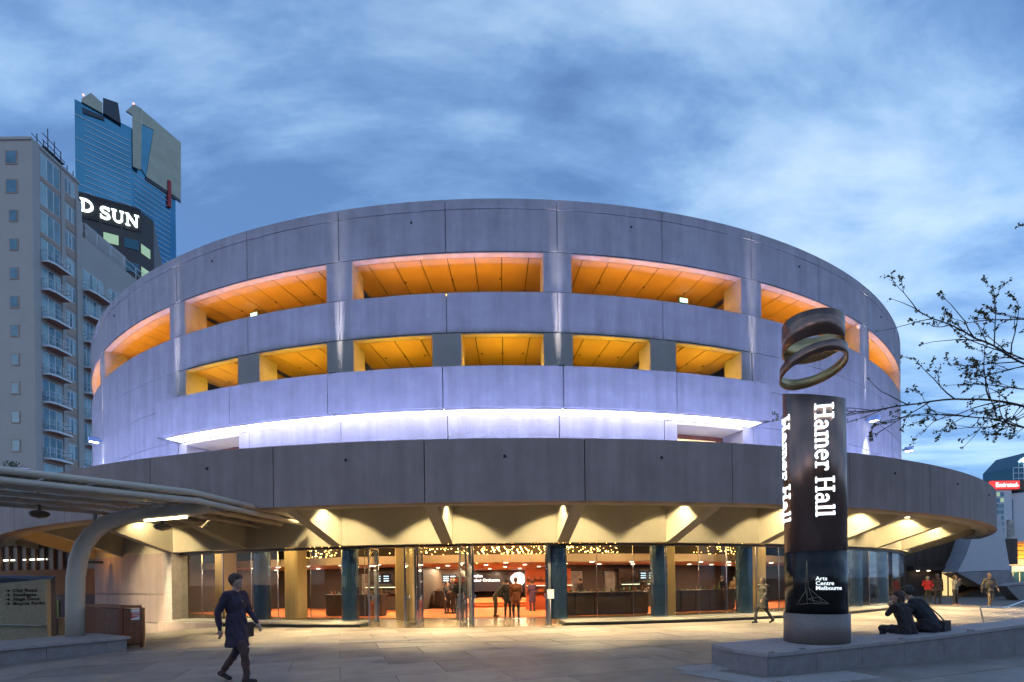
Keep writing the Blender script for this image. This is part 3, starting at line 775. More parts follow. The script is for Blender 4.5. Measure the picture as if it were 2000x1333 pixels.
PC = Vector((5.66, 8.86)); PR = .5; view = atan2(-PC.x, PC.y)   # pylon axis; angle to the camera measured like the hall's
PZ = lerp_at((PC-Vector((O.x, O.y))).dot(dirn), tops)
vdir = atan2(0-PC.x, PC.y-0)
PY = thing('pylon_sign', 'tall bronze cylinder sign with white lettering and tilted ring on top', 'sign', (PC.x, PC.y, PZ))
MB().lathe([(.53, 0), (.53, .53)], 48).build('granite_base', 'granite', PY)
MB().lathe([(PR, .531), (PR, 1.66)], 64).build('black_section', 'pylon_black', PY)
def cyl_cut(r, n, zlo, zhi, name, m_, thick=None, mi=None):
    mb = MB(); vs = []; rr = [r] if thick is None else [r, r-thick]
    for q in rr:
        for k in range(n):
            a = vdir+2*pi*k/n; vs += [(q*sin(a), -q*cos(a), zlo(2*pi*k/n)), (q*sin(a), -q*cos(a), zhi(2*pi*k/n))]
    fs = []
    for k in range(n):
        j = (k+1) % n; fs.append((2*k, 2*j, 2*j+1, 2*k+1))
        if thick is not None:
            o = 2*n; fs.append((o+2*k+1, o+2*j+1, o+2*j, o+2*k)); fs.append((2*k+1, 2*j+1, o+2*j+1, o+2*k+1)); fs.append((2*j, 2*k, o+2*k, o+2*j))
    if thick is None: fs += [tuple(2*k+1 for k in range(n)), tuple(2*k for k in range(n))[::-1]]
    mb.add(vs, fs, smooth=True); me = mb.mesh(name); me.materials.append(MATS[m_])
    if mi:
        me.materials.append(MATS[mi])
        for p in me.polygons:
            c = p.center; nn_ = p.normal
            if abs(nn_.z) < .5 and (nn_.x*c.x+nn_.y*c.y) < 0: p.material_index = 1
            if abs(nn_.z) >= .5: p.use_smooth = False
    return link(name, me, None, PY)
# angle k is measured from the camera-facing side, positive to the right
zt = lambda k: 4.56-.12*cos(k)-.15*sin(k)
cyl_cut(PR, 64, lambda k: 1.661, zt, 'bronze_section', 'bronze')
ln = lambda k: 5.13+.10*sin(k)+.09*cos(k)
cyl_cut(.545, 72, lambda k: ln(k)-.10, lambda k: ln(k)+.10, 'tilted_ring', 'bronze', .03, 'bronze_inner')
l2 = lambda k: 5.67-.03*sin(k)+.05*cos(k)
cyl_cut(PR, 72, lambda k: l2(k)-.235+.04*sin(k), lambda k: l2(k)+.235, 'upper_ring', 'bronze', .03, 'bronze_inner')
for k, a in enumerate((0.03, .12-pi/2)):
    fm = lambda s, t, h_, a=a: ((PR+.001+h_)*sin(vdir+a+t/PR), -(PR+.001+h_)*cos(vdir+a+t/PR), 4.42-(.15 if k == 0 else .2)-s)
    mb, ln_ = strokes('Hamer Hall', .305, fm, .012); mb.build('lettering', 'letter_white', PY)
def wrap(me, a, z, h=.004):
    co = np.empty(len(me.vertices)*3); me.vertices.foreach_get('co', co); co = co.reshape(-1, 3)
    th = vdir+a+co[:, 0]/PR; rr = PR+h+co[:, 2]
    out = np.stack([rr*np.sin(th), -rr*np.cos(th), z+co[:, 1]], 1); me.vertices.foreach_set('co', out.ravel()); me.update(); return me
for k, tx in enumerate(('Arts', 'Centre', 'Melbourne')):
    link('lettering', wrap(text_mesh(tx, .1, .001, .004), 0.0, 1.135-.085*k), 'letter_soft', PY)
lg = MB()
def cylp(x, y): return (( PR+.006)*sin(vdir+x/PR), -(PR+.006)*cos(vdir+x/PR), y)
for pl in ([(-.13, 1.5), (-.155, 1.0), (-.13, .8), (.2, .72)], [(-.13, 1.5), (-.105, 1.0), (.05, .84), (.2, .72)], [(-.13, 1.5), (-.13, .72)], [(-.105, 1.0), (-.02, .72), (.2, .72)], [(.05, .84), (.1, .74), (-.3, .7), (-.15, .95)], [(-.13, .8), (.05, .84)]):
    for u, v in zip(pl[:-1], pl[1:]): lg.tube([cylp(u[0]+(v[0]-u[0])*t_/4, u[1]+(v[1]-u[1])*t_/4) for t_ in range(5)], .0028, 4)
lg.build('spire_emblem', 'logo_line', PY)

hr = thing('handrail', 'bent stainless steel handrail behind the low seat wall', 'handrail', tuple(ground(1925, 1228)))
o = hr.location; Hp = [atd(1921, 1216, o.y), atd(1914, 1186, o.y), atd(1963, 1188, o.y+.4), atd(2030, 1163, o.y+1.4), atd(2120, 1130, o.y+2.6)]
pp = [Vector((Hp[0].x, Hp[0].y, 0)), Hp[0], Hp[1]+Vector((.01, 0, -.05)), Hp[1]+Vector((.05, 0, 0))]+Hp[2:]
MB().tube([q-o for q in pp], .024, 10).build('rail', 'chrome', hr)
q = Hp[3]-o; MB().tube([(q.x, q.y, 0), q], .02, 8).build('post', 'chrome', hr)

# tactile paving
def tactile(name, label, runs, w, rib=False):
    t = thing(name, label, 'tactile paving', tuple(runs[0][0]))
    o = Vector(runs[0][0]); n = 5
    mb = MB(); s_ = .3; mb.box(-s_/2+.004, s_/2-.004, -s_/2+.004, s_/2-.004, .002, .006)
    for i in range(n):
        for j in range(n):
            x, y = (i-n/2+.5)*s_/n, (j-n/2+.5)*s_/n
            if rib and j: continue
            if rib: mb.box(x-.012, x+.012, -s_/2+.02, s_/2-.02, .006, .014)
            else: mb.lathe([(.021, .0055), (.016, .0125)], 6, (x, y, 0))
    me = mb.mesh('tactile_tile'); me.materials.append(MATS['tactile'])
    for (p, q) in runs:
        p, q = Vector(p), Vector(q); d = q-p; L_ = d.length; d.normalize(); nn_ = Vector((-d.y, d.x, 0))
        for k in range(int(L_/s_)):
            for c in range(w):
                x = bpy.data.objects.new('tactile_tile', me); COL.objects.link(x); x.parent = t
                x.location = p+d*(s_*(k+.5))+nn_*(s_*(c+.5))-o; x.rotation_euler = (0, 0, atan2(d.y, d.x))
gA, gB, gC = ground(1436, 1293), ground(1300, 1306), ground(1475, 1336)
tactile('tactile_paving', 'dotted tactile paving folded round the pointed end of the seat wall', [(gA, gB), (gB+Vector((.1, -.4, 0)), gC+Vector((.2, -.5, 0)))], 2)
tactile('tactile_paving', 'dotted tactile paving in front of the long seat wall face', [(ground(1555, 1342), ground(1745, 1322))], 2)
tactile('tactile_paving', 'thin ribbed tactile strip running past the slatted timber bin', [(ground(247, 1278), ground(852, 1248.5))], 1, True)

# ================================================================== LEFT: plinth, pergola, bin store, sign wall
pq = [ground(-120, 1312), ground(0, 1300), ground(248, 1272)]
PL = thing('stone_plinth', 'low grey stone plinth at the foot of the curved steel canopy post', 'plinth', tuple(pq[1]))
o = pq[1]; d = (pq[2]-pq[1]).normalized(); n_ = Vector((-d.y, d.x, 0)); Lp = (pq[2]-pq[1]).length
d0 = -3.0
for k, (s0, s1) in enumerate(((-3.0, -1.4), (-1.4, .72), (.72, Lp-.42), (Lp-.42, Lp))):
    b0 = [d*(s0+.004), d*(s1-.004), d*(s1-.004)+n_*1.9, d*(s0+.004)+n_*1.9]
    MB().prism([(v.x, v.y) for v in b0], 0, .295).build('stone_block', 'bluestone', PL)
    c0 = [d*(s0+.003)-n_*.05, d*(s1-.003+(.06 if k == 3 else 0))-n_*.05, d*(s1-.003+(.06 if k == 3 else 0))+n_*1.9, d*(s0+.003)+n_*1.9]
    MB().prism([(v.x, v.y) for v in c0], .297, .36).build('cap_stone', 'bluestone_cap', PL)

# covered walkway
WK = thing('walkway_canopy', 'tan steel pipe walkway canopy on a thick curved post', 'canopy', (-11.0, 12.05, .36))
o = Vector(WK.location)
ctr = [(147, 1243, 12.05), (147, 1180, 12.05), (148, 1130, 12.05), (153, 1095, 12.1), (163, 1066, 12.15), (181, 1041, 12.2), (207, 1022, 12.3), (243, 1010, 12.4), (290, 1005, 12.55), (345, 1000, 12.7), (396, 994, 12.85), (409, 992.5, 12.9)]
cp = [atd(*c)-o for c in ctr]; cp[0].z = 0
MB().tube(cp, [.19]*9+[.18, .155, .10], 20).build('curved_post', 'pergola_steel', WK)
Zr = 3.95
def rp(x, y, z=Zr): return ground(x, y, z)-o
K = rp(375, 962); P0 = rp(0, 918); d1 = (K-P0).normalized(); P0 = K-d1*7.5; T = rp(590, 1013)
d2 = (T-K).normalized()
def offs(j):      # pipe j, mitred at the kink
    n1 = Vector((-d1.y, d1.x, 0)); n2 = Vector((-d2.y, d2.x, 0)); w = 1.15*j
    bis = (n1+n2).normalized(); kk = K+bis*(w/bis.dot(n1))
    return P0+n1*w, kk, T+n2*w+d2*(.55*j)
for j in range(5):
    a_, b_, c_ = offs(j); dz = Vector((0, 0, -.12 if j else 0))
    MB().tube([a_+dz, b_+dz, c_+dz], .075, 10).build('pipe', 'pergola_steel', WK)
    if j == 0:
        dz = Vector((.06, .1, -.2)); MB().tube([a_+dz, b_+dz, c_+dz], .075, 10).build('pipe', 'pergola_steel', WK)
MB().tube([offs(0)[2], offs(4)[2]+Vector((0, 0, -.12))], .06, 8).build('end_pipe', 'pergola_steel', WK)
# rafters and panels between the pipes
for seg in (0, 1):
    A_, B_ = offs(0)[seg], offs(0)[seg+1]; A4, B4 = offs(4)[seg], offs(4)[seg+1]
    nseg = 9 if seg == 0 else 6
    for k in range(nseg):
        for c in range(4):
            q = []
            for (kk_, cc) in ((k+.04, c+.06), (k+.96, c+.06), (k+.96, c+.94), (k+.04, c+.94)):
                t_ = kk_/nseg; u_ = cc/4
                q.append((A_.lerp(B_, t_)).lerp(A4.lerp(B4, t_), u_))
            MB().prism([(v.x, v.y) for v in q], [v.z+.02 for v in q], [v.z+.05 for v in q]).build('roof_panel', 'pergola_panel', WK)
        t_ = (k+.5)/nseg
        if k % 1 == 0: MB().tube([A_.lerp(B_, t_)+Vector((0, 0, -.05)), A4.lerp(B4, t_)+Vector((0, 0, -.05))], .03, 6).build('rafter', 'pergola_steel', WK)
q = atd(185, 1035, 12.25)-o; MB().tube([atd(182, 1030, 12.25)-o, atd(187, 1003, 12.25)-o], .04, 8).build('bracket', 'pergola_steel', WK)
q0, q1 = atd(283, 1017, 12.45)-o, atd(365, 1010, 12.7)-o
fl = MB().tube([q0, q1], .035, 8).build('fluorescent_tube', 'tube_lamp', WK)
MB().tube([q0+Vector((0, 0, .05)), q1+Vector((0, 0, .05))], .03, 6).build('lamp_holder', 'pergola_steel', fl)
for (x, y, Y, lab) in ((77, 1004, 12.6, 'dark oval lamp hanging under the canopy left of the curved post'), (317, 1029, 13.6, 'dark oval lamp hanging under the canopy by the fluorescent tube')):
    p = atd(x, y, Y); t = thing('hanging_lamp', lab, 'lamp', tuple(p), 0, 'oval lamps under the walkway canopy')
    MB().lathe([(.03, -.11), (.16, -.08), (.22, 0), (.17, .06), (.05, .1)], 20).build('shade', 'lamp_dome', t)
    MB().tube([(0, 0, .09), (.0, 0, Zr-p.z-.12)], .03, 8).build('stem', 'lamp_dome', t)
    MB().lathe([(.05, -.118), (.05, -.111)], 12).build('lens', 'lamp_dome', t)

# slatted timber bin store
g1, g2, g3 = ground(165, 1255), ground(238, 1266.5), ground(279, 1264)
BN = thing('bin_store', 'red-brown slatted timber bin store with a small notice on its door', 'bin store', tuple(g2))
o = g2
def slats(p, q, n, m_, z0, z1, proud=0.0):
    p, q = p-o, q-o; dd = (q-p); L_ = dd.length; dd.normalize(); nn_ = Vector((dd.y, -dd.x, 0))
    for k in range(n):
        a_ = p+dd*(L_*k/n+.006)+nn_*proud; b_ = p+dd*(L_*(k+1)/n-.006)+nn_*proud
        MB().obox(a_, b_, .025, z0, z1).build('slat', m_, BN)
zt_ = 1.6-(1184-1145.8)*g2.y/F
slats(g1, g2, 17, 'wood_slat', .1, zt_-.08); slats(g2, g3, 9, 'wood_slat_light', .1, zt_-.1)
vx = (g3-g2).normalized(); back = g1+vx*(g3-g2).length
back = g1+(g3-g2)
MB().prism([((p-o).x, (p-o).y) for p in ((g1+(back-g1)*.05+(g2-g1)*.04), (g2+(g1-g2)*.04+(g3-g2)*.05), (g3+(back-g3)*.04-(g3-g2)*.05), back-(g3-g2)*.05+(g2-g1)*.04)], .06, zt_-.1).build('inner_box', 'joint_dark', BN)
MB().prism([((p-o).x*1.02-.01, (p-o).y*1.02-.02) for p in (g1, g2, g3, back)], zt_-.06, zt_).build('lid', 'wood_slat_light', BN)
for p in (g1, g2, g3):
    q = p-o; MB().box(q.x-.04, q.x+.04, q.y-.045, q.y+.035, 0, zt_-.061).build('corner_post', 'wood_slat', BN)
nd = (g3-g2).normalized(); nn_ = Vector((nd.y, -nd.x, 0)); np0 = (g2-o)+nd*(g3-g2).length*.46+nn_*.016
nt_ = thing('notice', 'small white and red paper notice fixed to the timber bin store', 'notice', tuple(np0+o+Vector((0, 0, .72))), atan2(nd.y, nd.x))
MB().box(0, .2, -.004, 0, 0, .28).build('sheet', 'paper', nt_); MB().poly3([(0.0, -.007, .04), (.2, -.007, .1), (.2, -.007, .19), (0, -.007, .2)], (0, .002, 0)).build('red_band', 'paper_red', nt_)
for k in range(2): MB().box(.02, .18, -.0095, -.0075, .1+.05*k, .12+.05*k).build('print_line', 'paper', nt_)

# sign wall
s0, s1 = atd(-60, 1200, 13.2), atd(92, 1200, 14.0); s0.z = s1.z = 0
SG = thing('sign_wall', 'rough aggregate concrete planter wall with four direction lines', 'wall', tuple(s1))
o = s1; d = (s0-s1).normalized(); L_ = (s0-s1).length
tops_ = [(0, 1.42), (.25, 1.41), (.8, 1.36), (1.4, 1.34), (2.2, 1.33), (L_, 1.33)]
q = []
nb = Vector((-d.y, d.x, 0)) if (-d.y*0+d.x*1) > 0 else Vector((d.y, -d.x, 0))
if nb.y < 0: nb = -nb
zs = [(u, 1.6+(1147-(1131+9*min(1, u/1.2)))*o.y/F) for u in np.linspace(0, L_, 10)]
base = [(d*u, z) for u, z in zs]
mb = MB(); vs = []
for (v, z) in base: vs += [(v.x, v.y, 0), (v.x, v.y, z), (v.x+nb.x*.35, v.y+nb.y*.35, z), (v.x+nb.x*.35, v.y+nb.y*.35, 0)]
fs = []
for i in range(len(base)-1):
    for k in range(4): fs.append((4*i+k, 4*i+(k+1) % 4, 4*i+4+(k+1) % 4, 4*i+4+k))
fs += [(3, 2, 1, 0), tuple(4*(len(base)-1)+k for k in range(4))]
mb.add(vs, fs); mb.build('wall_body', 'aggregate', SG)
mb = MB(); e_ = nb*.36
mb.prism([(e_.x, e_.y), ((d*L_+e_).x, (d*L_+e_).y), ((d*L_+nb*1.6).x, (d*L_+nb*1.6).y), ((nb*.8).x, (nb*.8).y)], 0, [1.8, 1.95, 2.0, 1.95]).build('planter_soil', 'planter_dark', SG)
ang = atan2(-d.y, -d.x)
for k, tx in enumerate(('City Road', 'Southgate', 'Stage Door', 'Bicycle Racks')):
    me = text_mesh(tx, .125, .003, .006); p = d*.72+Vector((0, 0, zs[0][1]-.36-.125*k)); p -= nb*.008
    x = link('lettering', me, 'lettering_dark', SG, tuple(p)); x.rotation_euler = (pi/2, 0, ang)
    mb = MB(); mb.box(-.15, -.06, -.004, 0, .03, .045); mb.poly3([(-.1, -.005, .085), (-.05, -.005, .038), (-.1, -.005, -.01)], (0, .004, 0))
    x = mb.build('arrow', 'lettering_dark', SG, tuple(p)); x.rotation_euler = (0, 0, ang)
rl = [d*(L_*t_)-nb*.12+Vector((0, 0, .62-.15*(1-t_))) for t_ in np.linspace(0, 1, 8)]
MB().tube([rl[0]+nb*.2+Vector((0, 0, -.02))]+rl, .022, 8).build('handrail', 'steel', SG)
for k in (2, 5): MB().tube([rl[k], rl[k]+nb*.13], .018, 6).build('rail_bracket', 'steel', SG)

# far-left undercroft: dark service building under the canopy edge
sv0, sv1 = atd(-80, 1240, 27), atd(200, 1240, 24.5)
SV = thing('service_building', 'brown service block with a row of lit windows under the canopy edge', 'building', (sv0.x, sv0.y, -1.2))
o = Vector(SV.location); d = Vector((sv1.x-sv0.x, sv1.y-sv0.y, 0)); L_ = d.length; d.normalize(); n_ = Vector((-d.y, d.x, 0))
rz = atan2(d.y, d.x); SV.rotation_euler = (0, 0, rz)
MB().box(0, L_, 0, 3, 0, 2.4).build('lower_wall', 'service_purple', SV); MB().box(0, L_, .02, 3, 2.405, 3.75).build('upper_wall', 'service_brown', SV)
MB().box(0, L_, .3, 3, 3.76, 5.2).build('window_band', 'timber_dark', SV)
for k in range(14):
    x = L_*(k+.5)/16
    MB().box(x-.03, x+.03, .2, .28, 3.4, 5.1).build('mullion', 'service_brown', SV)
for k, x in enumerate((2.0, 3.1, 3.6, 4.6, 5.1, 5.6, 6.0)): MB().box(x, x+.35, .27, .29, 4.3, 4.36).build('strip_lamp', 'fluoro_far', SV)
for x in (5.3, 6.3, 7.0):
    dd = MB().box(x, x+.5, -.04, 0, .15, 2.0).build('door', 'frame_black', SV); MB().box(x+.55, x+.68, -.05, 0, .15, 2.1).build('door_frame', 'door_green', SV)
for z in (2.05, 1.75): MB().box(6.8, 7.3, -.12, -.05, z, z+.04).build('strip_lamp', 'fluoro_far', SV)
p = polar(-.86, 34.6, 3.55)
SL = thing('sodium_lamp', 'orange glowing lamp under the left end of the canopy ring', 'lamp', tuple(p))
MB().box(-.12, .12, -.12, .12, .02, .14).build('housing', 'frame_black', SL); MB().lathe([(.06, -.06), (.1, 0.0), (.1, .019)], 12).build('globe', 'sodium', SL)
MB().tube([(0, 0, .14), (0, 0, 1.06)], .025, 6).build('stem', 'frame_black', SL)
lamp('sodium_light', 'POINT', (0, 0, -.15), 330, (1.0, .45, .07), SL, shadow_soft_size=.1)
p = polar(-.60, 33.9, 2.75); SL2 = thing('sodium_lamp', 'orange bulkhead lamp on the curved concrete wall behind the bin store', 'lamp', tuple(p), -.60)
MB().box(-.1, .1, .0, .9, -.05, .05).build('bracket', 'frame_black', SL2); MB().lathe([(.06, -.09), (.1, -.06), (.1, -.051)], 12).build('globe', 'sodium', SL2)
lamp('sodium_light', 'POINT', (0, -.1, .3), 35, (1.0, .45, .07), SL2, shadow_soft_size=.1)
for (x, y, lab) in ((101, 1241, 'dark wheeled bin with plain lid beside the aggregate wall'), (113, 1241, 'dark wheeled bin with a white label beside the steel post')):
    p = atd(x, y, 15.6); p.z = 0
    t = thing('wheeled_bin', lab, 'bin', tuple(p), 0, 'wheeled bins')
    MB().prism([(-.2, -.2), (.2, -.2), (.2, .2), (-.2, .2)], .05, .55).build('body', 'bin_dark', t); MB().box(-.22, .22, -.22, .22, .551, .6).build('lid', 'bin_dark', t)
    for s_ in (-1, 1): MB().tube([(s_*.2, .15, .06), (s_*.24, .15, .06)], .06, 10).build('wheel', 'joint_dark', t)
    if x > 105: MB().box(-.1, .1, -.207, -.201, .2, .45).build('label_sheet', 'paper', t)

# ================================================================== RIGHT BACKGROUND
def facade(name, label, p, q, z1, depth, m_, cat='building', z0=0):
    d = Vector((q[0]-p[0], q[1]-p[1])); L_ = d.length
    t = thing(name, label, cat, (p[0], p[1], z0), atan2(d.y, d.x))
    MB().box(0, L_, 0, depth, 0, z1-z0).build('wall', m_, t)
    return t, L_
tp, tq = atd(1740, 1160, 40), atd(1948, 1160, 39)
TH, L_ = facade('theatre_building', 'low dark brown building with a lit glass doorway beyond the glass drum', (tp.x, tp.y), (tq.x, tq.y), 5.6, 3, 'theatre_dark')
dx0 = (atd(1838, 1150, 39.5)-tp).length; dx1 = (atd(1858, 1150, 39.5)-tp).length
MB().box(dx0, dx1, -.06, -.01, 0, 1.9).build('door', 'window_lit_warm', TH)
for x in (dx0-.08, (dx0+dx1)/2, dx1): MB().box(x, x+.09, -.1, -.02, 0, 2.0).build('door_frame', 'frame_black', TH)
MB().box(dx0-2.6, dx1+1.5, -.8, -.02, 2.1, 2.45).build('awning', 'theatre_dark', TH)
for x in (dx0-2.0, dx0-1.2): MB().lathe([(.1, 2.06), (.1, 2.09)], 10, (x, -.4, 0)).build('downlight', 'downlight_disc', TH)
for k in range(5): MB().box(k*1.9+.0, k*1.9+1.88, -.05, -.003, 2.5, 4.6).build('cladding_panel', 'theatre_dark', TH)
# leaning concrete pier
def slab_px(name, pts, Y, thick, m_, par, tilt=0.0):
    P = [atd(x, y, Y) for x, y in pts]; oo = Vector(par.location)
    return MB().poly3([p-oo for p in P][::-1], (thick*.5, thick, 0)).build(name, m_, par)
PI_ = thing('concrete_pier', 'big leaning pale concrete pier below the right end of the canopy', 'pier', tuple(atd(1930, 1158, 36)))
slab_px('pier_face', [(1915, 1005), (1954, 1005), (1963, 1055), (1973, 1113), (1870, 1118), (1888, 1082)], 36, 3, 'hotel_white', PI_)
slab_px('pier_base', [(1870, 1119), (1973, 1114), (1986, 1142), (1955, 1146), (1922, 1147)], 35.9, 3, 'drum_concrete', PI_)
slab_px('pier_foot', [(1922, 1148), (1986, 1143), (1983, 1170), (1880, 1165)], 37.5, 2, 'theatre_dark', PI_)
PB = thing('concrete_planter', 'pale faceted concrete planter beside the handrail', 'planter', tuple(ground(1985, 1172)))
slab_px('planter_side', [(1966, 1146), (2060, 1140), (2060, 1185), (1990, 1172), (1982, 1164)], PB.location.y, 1.5, 'drum_concrete', PB)
slab_px('planter_top', [(1966, 1145), (1985, 1140), (2060, 1134), (2060, 1139)], PB.location.y-.01, 1.4, 'bluestone_cap', PB)
# hotel with the red sign
HT = thing('hotel_block', 'white hotel block with dark windows under a red rooftop sign', 'building', tuple(atd(1972, 1127, 120)))
o = Vector(HT.location); o.z = 0; HT.location.z = 0
def hpx(x, y, Y=120): return atd(x, y, Y)-o
mb = MB(); a_, b_ = hpx(1938, 1000), hpx(1976, 1000); zt_ = hpx(1945, 958).z
mb.prism([(a_.x, 0), (b_.x, 0), (b_.x+1, 14), (a_.x, 14)], 0, zt_).build('wall', 'hotel_white', HT)
c_ = hpx(2040, 1000)
MB().prism([(b_.x+.02, 2.5), (c_.x, -1.0), (c_.x, 14), (b_.x+1.1, 14)], 0, hpx(1980, 962).z).build('side_wing', 'hotel_white', HT)
for k, x in enumerate((1981, 1992)):
    w_ = hpx(x, 1000); MB().box(w_.x-.15, w_.x+.15, 2.0-(k*.4), 2.6, 3, hpx(1980, 966).z-1).build('recess_strip', 'far_glass', HT)
for row in range(10):
    for x in (1949, 1957):
        w_ = hpx(x, 966+row*11.5); m_ = 'window_lit_green' if (row, x) in ((0, 1949), (1, 1957)) else 'far_glass'
        wo_ = MB().box(w_.x-.42, w_.x+.42, -.06, -.004, w_.z-.5, w_.z+.5).build('window', m_, HT); MB().box(w_.x-.5, w_.x+.5, -.12, -.065, w_.z-.62, w_.z-.52).build('sill', 'hotel_white', wo_)
MB().box(hpx(1966, 1000).x, hpx(1978, 1000).x, -.35, -.01, hpx(1966, 1060).z, hpx(1966, 1016).z).build('poster', 'poster', HT)
ra, rb = hpx(1935, 950), hpx(1989, 945)
MB().box(ra.x, rb.x, -.3, .5, zt_+.3, zt_+2.3).build('sign_panel', 'red_sign', HT)
MB().box(ra.x, rb.x+4, .6, 8, zt_+.01, zt_+2.6).build('plant_room', 'theatre_dark', HT)
me = text_mesh('Emirates', 1.55, .03, .05); x = link('sign_lettering', me, 'sign_letter', HT, (ra.x+.9, -.33, zt_+.78)); x.rotation_euler = (pi/2, 0, 0)
MB().poly3([(rb.x-1.5, -.34, zt_+.9), (rb.x-.2, -.34, zt_+.9), (rb.x-.6, -.34, zt_+1.35), (rb.x-.85, -.34, zt_+1.9), (rb.x-1.1, -.34, zt_+1.35)], (0, -.04, 0)).build('sign_emblem', 'sign_letter', HT)
# glass tower behind
GT = thing('glass_tower', 'dark gridded glass tower with a round white light at its peak', 'tower', tuple(atd(2000, 1127, 220)))
o = Vector(GT.location); o.z = 0; GT.location.z = 0
ax = atd(1979, 1000, 220)-o; bx = atd(2060, 1000, 220)-o; z_l = atd(1979, 913, 220).z; z_r = atd(2005, 884, 220).z
MB().poly3([(ax.x, 0, 0), (bx.x, 0, 0), (bx.x, 0, z_r), (atd(2005, 884, 220).x-o.x, 0, z_r), (ax.x, 0, z_l)], (0, 14, 0)).build('wall', 'press_glass', GT)
for k in range(7): MB().box(ax.x+k*2.4, ax.x+k*2.4+.22, -.2, -.005, 0, z_l+k*2.2-.6).build('mullion', 'tower_band', GT)
for k in range(10): MB().box(ax.x, bx.x, -.16, -.003, z_l-2.5*k-.4, z_l-2.5*k-.12).build('spandrel', 'tower_band', GT)
lp = atd(1997, 899, 220)-o; MB().lathe([(.05, -.9), (.8, -.45), (.9, 0), (.8, .45), (.05, .9)], 12, (lp.x, -1.0, lp.z)).build('round_light', 'lamp_white', GT)
# station front
SN = thing('station_front', 'yellow floodlit railway station facade with an arched window', 'building', tuple(atd(1962, 1127, 100)))
o = Vector(SN.location); o.z = 0; SN.location.z = 0
def spx(x, y): return atd(x, y, 100)-o
a_, b_ = spx(1965, 1070), spx(2080, 1060)
MB().box(a_.x, b_.x, .3, 6, a_.z-2.4, spx(1970, 1063).z).build('wall', 'station_yellow', SN); MB().box(a_.x-.4, b_.x, -.2, 5, spx(1970, 1063).z+.01, spx(1970, 1058).z).build('cornice', 'apartment_soffit', SN)
for yy in (1069, 1078, 1086): MB().box(a_.x, b_.x, .05, .29, spx(1970, yy).z-.18, spx(1970, yy).z+.1).build('string_course', 'station_yellow', SN)
fl_ = MB().box(a_.x+1, a_.x+7, -5.2, -4.9, 2.2, 2.5).build('floodlight', 'frame_black', SN)
lamp('station_flood', 'AREA', (a_.x+4, -4.8, 2.7), 1000, (1.0, .62, .16), SN, (radians(120), 0, 0), shape='RECTANGLE', size=6, size_y=.5)
cw = spx(1985, 1082); mb = MB(); mb.poly3([(cw.x-.45, .02, cw.z-.6)]+[(cw.x-.45*cos(t*pi/8), .02, cw.z+.45*sin(t*pi/8)) for t in range(9)]+[(cw.x+.45, .02, cw.z-.6)], (0, .04, 0)); mb.build('arched_window', 'apartment_soffit', SN)
MB().box(a_.x, b_.x, 0, 6, spx(1970, 1106).z, a_.z-2.41).build('lower_wall', 'pillar_concrete', SN); MB().box(a_.x+.5, b_.x, -.6, 6, spx(1970, 1117).z, spx(1970, 1106).z-.01).build('awning', 'awning_blue', SN)
MB().box(a_.x+.8, b_.x, 0, 6, 0, spx(1970, 1117).z-.01).build('base_wall', 'press_glass', SN)
for k in range(4): MB().box(a_.x+1.2+k*1.4, a_.x+1.35+k*1.4, -.1, -.003, 0, spx(1970, 1118).z).build('window_post', 'hotel_white', SN)

# ================================================================== LEFT BACKGROUND: apartments, press building, tower
AX, AY = -50.0, 49.9; FH = 3.02
AP = thing('apartment_block', 'pale concrete apartment block with stacked balconies beside the drum', 'building', (AX, AY, 0))
ZA = 48.6
MB().box(-30, 0, 0, 5.5, 0, ZA).build('wall', 'apartment_wall', AP)
MB().box(-30, 0, 5.52, 22, 0, 42.8).build('wall', 'apartment_wall', AP)
MB().box(-30, .12, -.1, 5.55, ZA+.005, ZA+.3).build('roof_coping', 'apartment_wall', AP)
MB().box(-.0, .16, .0, .75, 0, ZA).build('corner_pier', 'white_paint', AP).data.materials[0] = MATS['apartment_wall']
MB().box(.0, .2, 5.0, 5.7, 0, 46.5).build('pier', 'apartment_wall', AP)
MB().box(.0, .12, 3.25, 3.7, 0, ZA-.3).build('pier', 'apartment_wall', AP)
random.seed(8)
bal_me = {}
def balcony(y0, y1, z, out=1.15):
    key = (round(y1-y0, 2))
    L_ = y1-y0
    if key not in bal_me:
        s_ = MB().prism([(0, 0), (out*.75, 0), (out, L_*.25), (out, L_), (0, L_)], -.22, 0).mesh('balcony_slab'); s_.materials.append(MATS['apartment_soffit']); s_.materials.append(MATS['white_paint'])
        for p in s_.polygons:
            if abs(p.normal.z) < .3: p.material_index = 1
        r_ = MB(); path = [(.05, .04), (out*.73, .04), (out-.04, L_*.26), (out-.04, L_-.04), (.05, L_-.04)]
        for zz in (.55, 1.02): r_.tube([(x, y, zz) for x, y in path], .03, 5)
        for (xa, ya), (xb, yb) in zip(path[:-1], path[1:]):
            k_ = max(2, int(math.hypot(xb-xa, yb-ya)/.28))
            for j in range(k_+1): t_ = j/k_; r_.tube([(xa+(xb-xa)*t_, ya+(yb-ya)*t_, 0.001), (xa+(xb-xa)*t_, ya+(yb-ya)*t_, 1.02)], .018, 4)
        r_ = r_.mesh('railing'); r_.materials.append(MATS['white_paint']); bal_me[key] = (s_, r_)
    s_, r_ = bal_me[key]
    b_ = link('balcony', s_, None, AP, (.005, y0, z)); link('railing', r_, None, b_)
def glazing(y0, y1, z0, z1, n, m_=None):
    L_ = (y1-y0)/n
    w_ = MB().box(-.05, .03, y0, y1, z0, z1).build('window', 'white_paint', AP)
    for k in range(n): MB().box(.031, .045, y0+L_*k+.06, y0+L_*(k+1)-.06, z0+.07, z1-.07).build('pane', m_ or random.choice(['far_glass', 'curtain_glass', 'curtain_glass', 'far_glass']), w_)
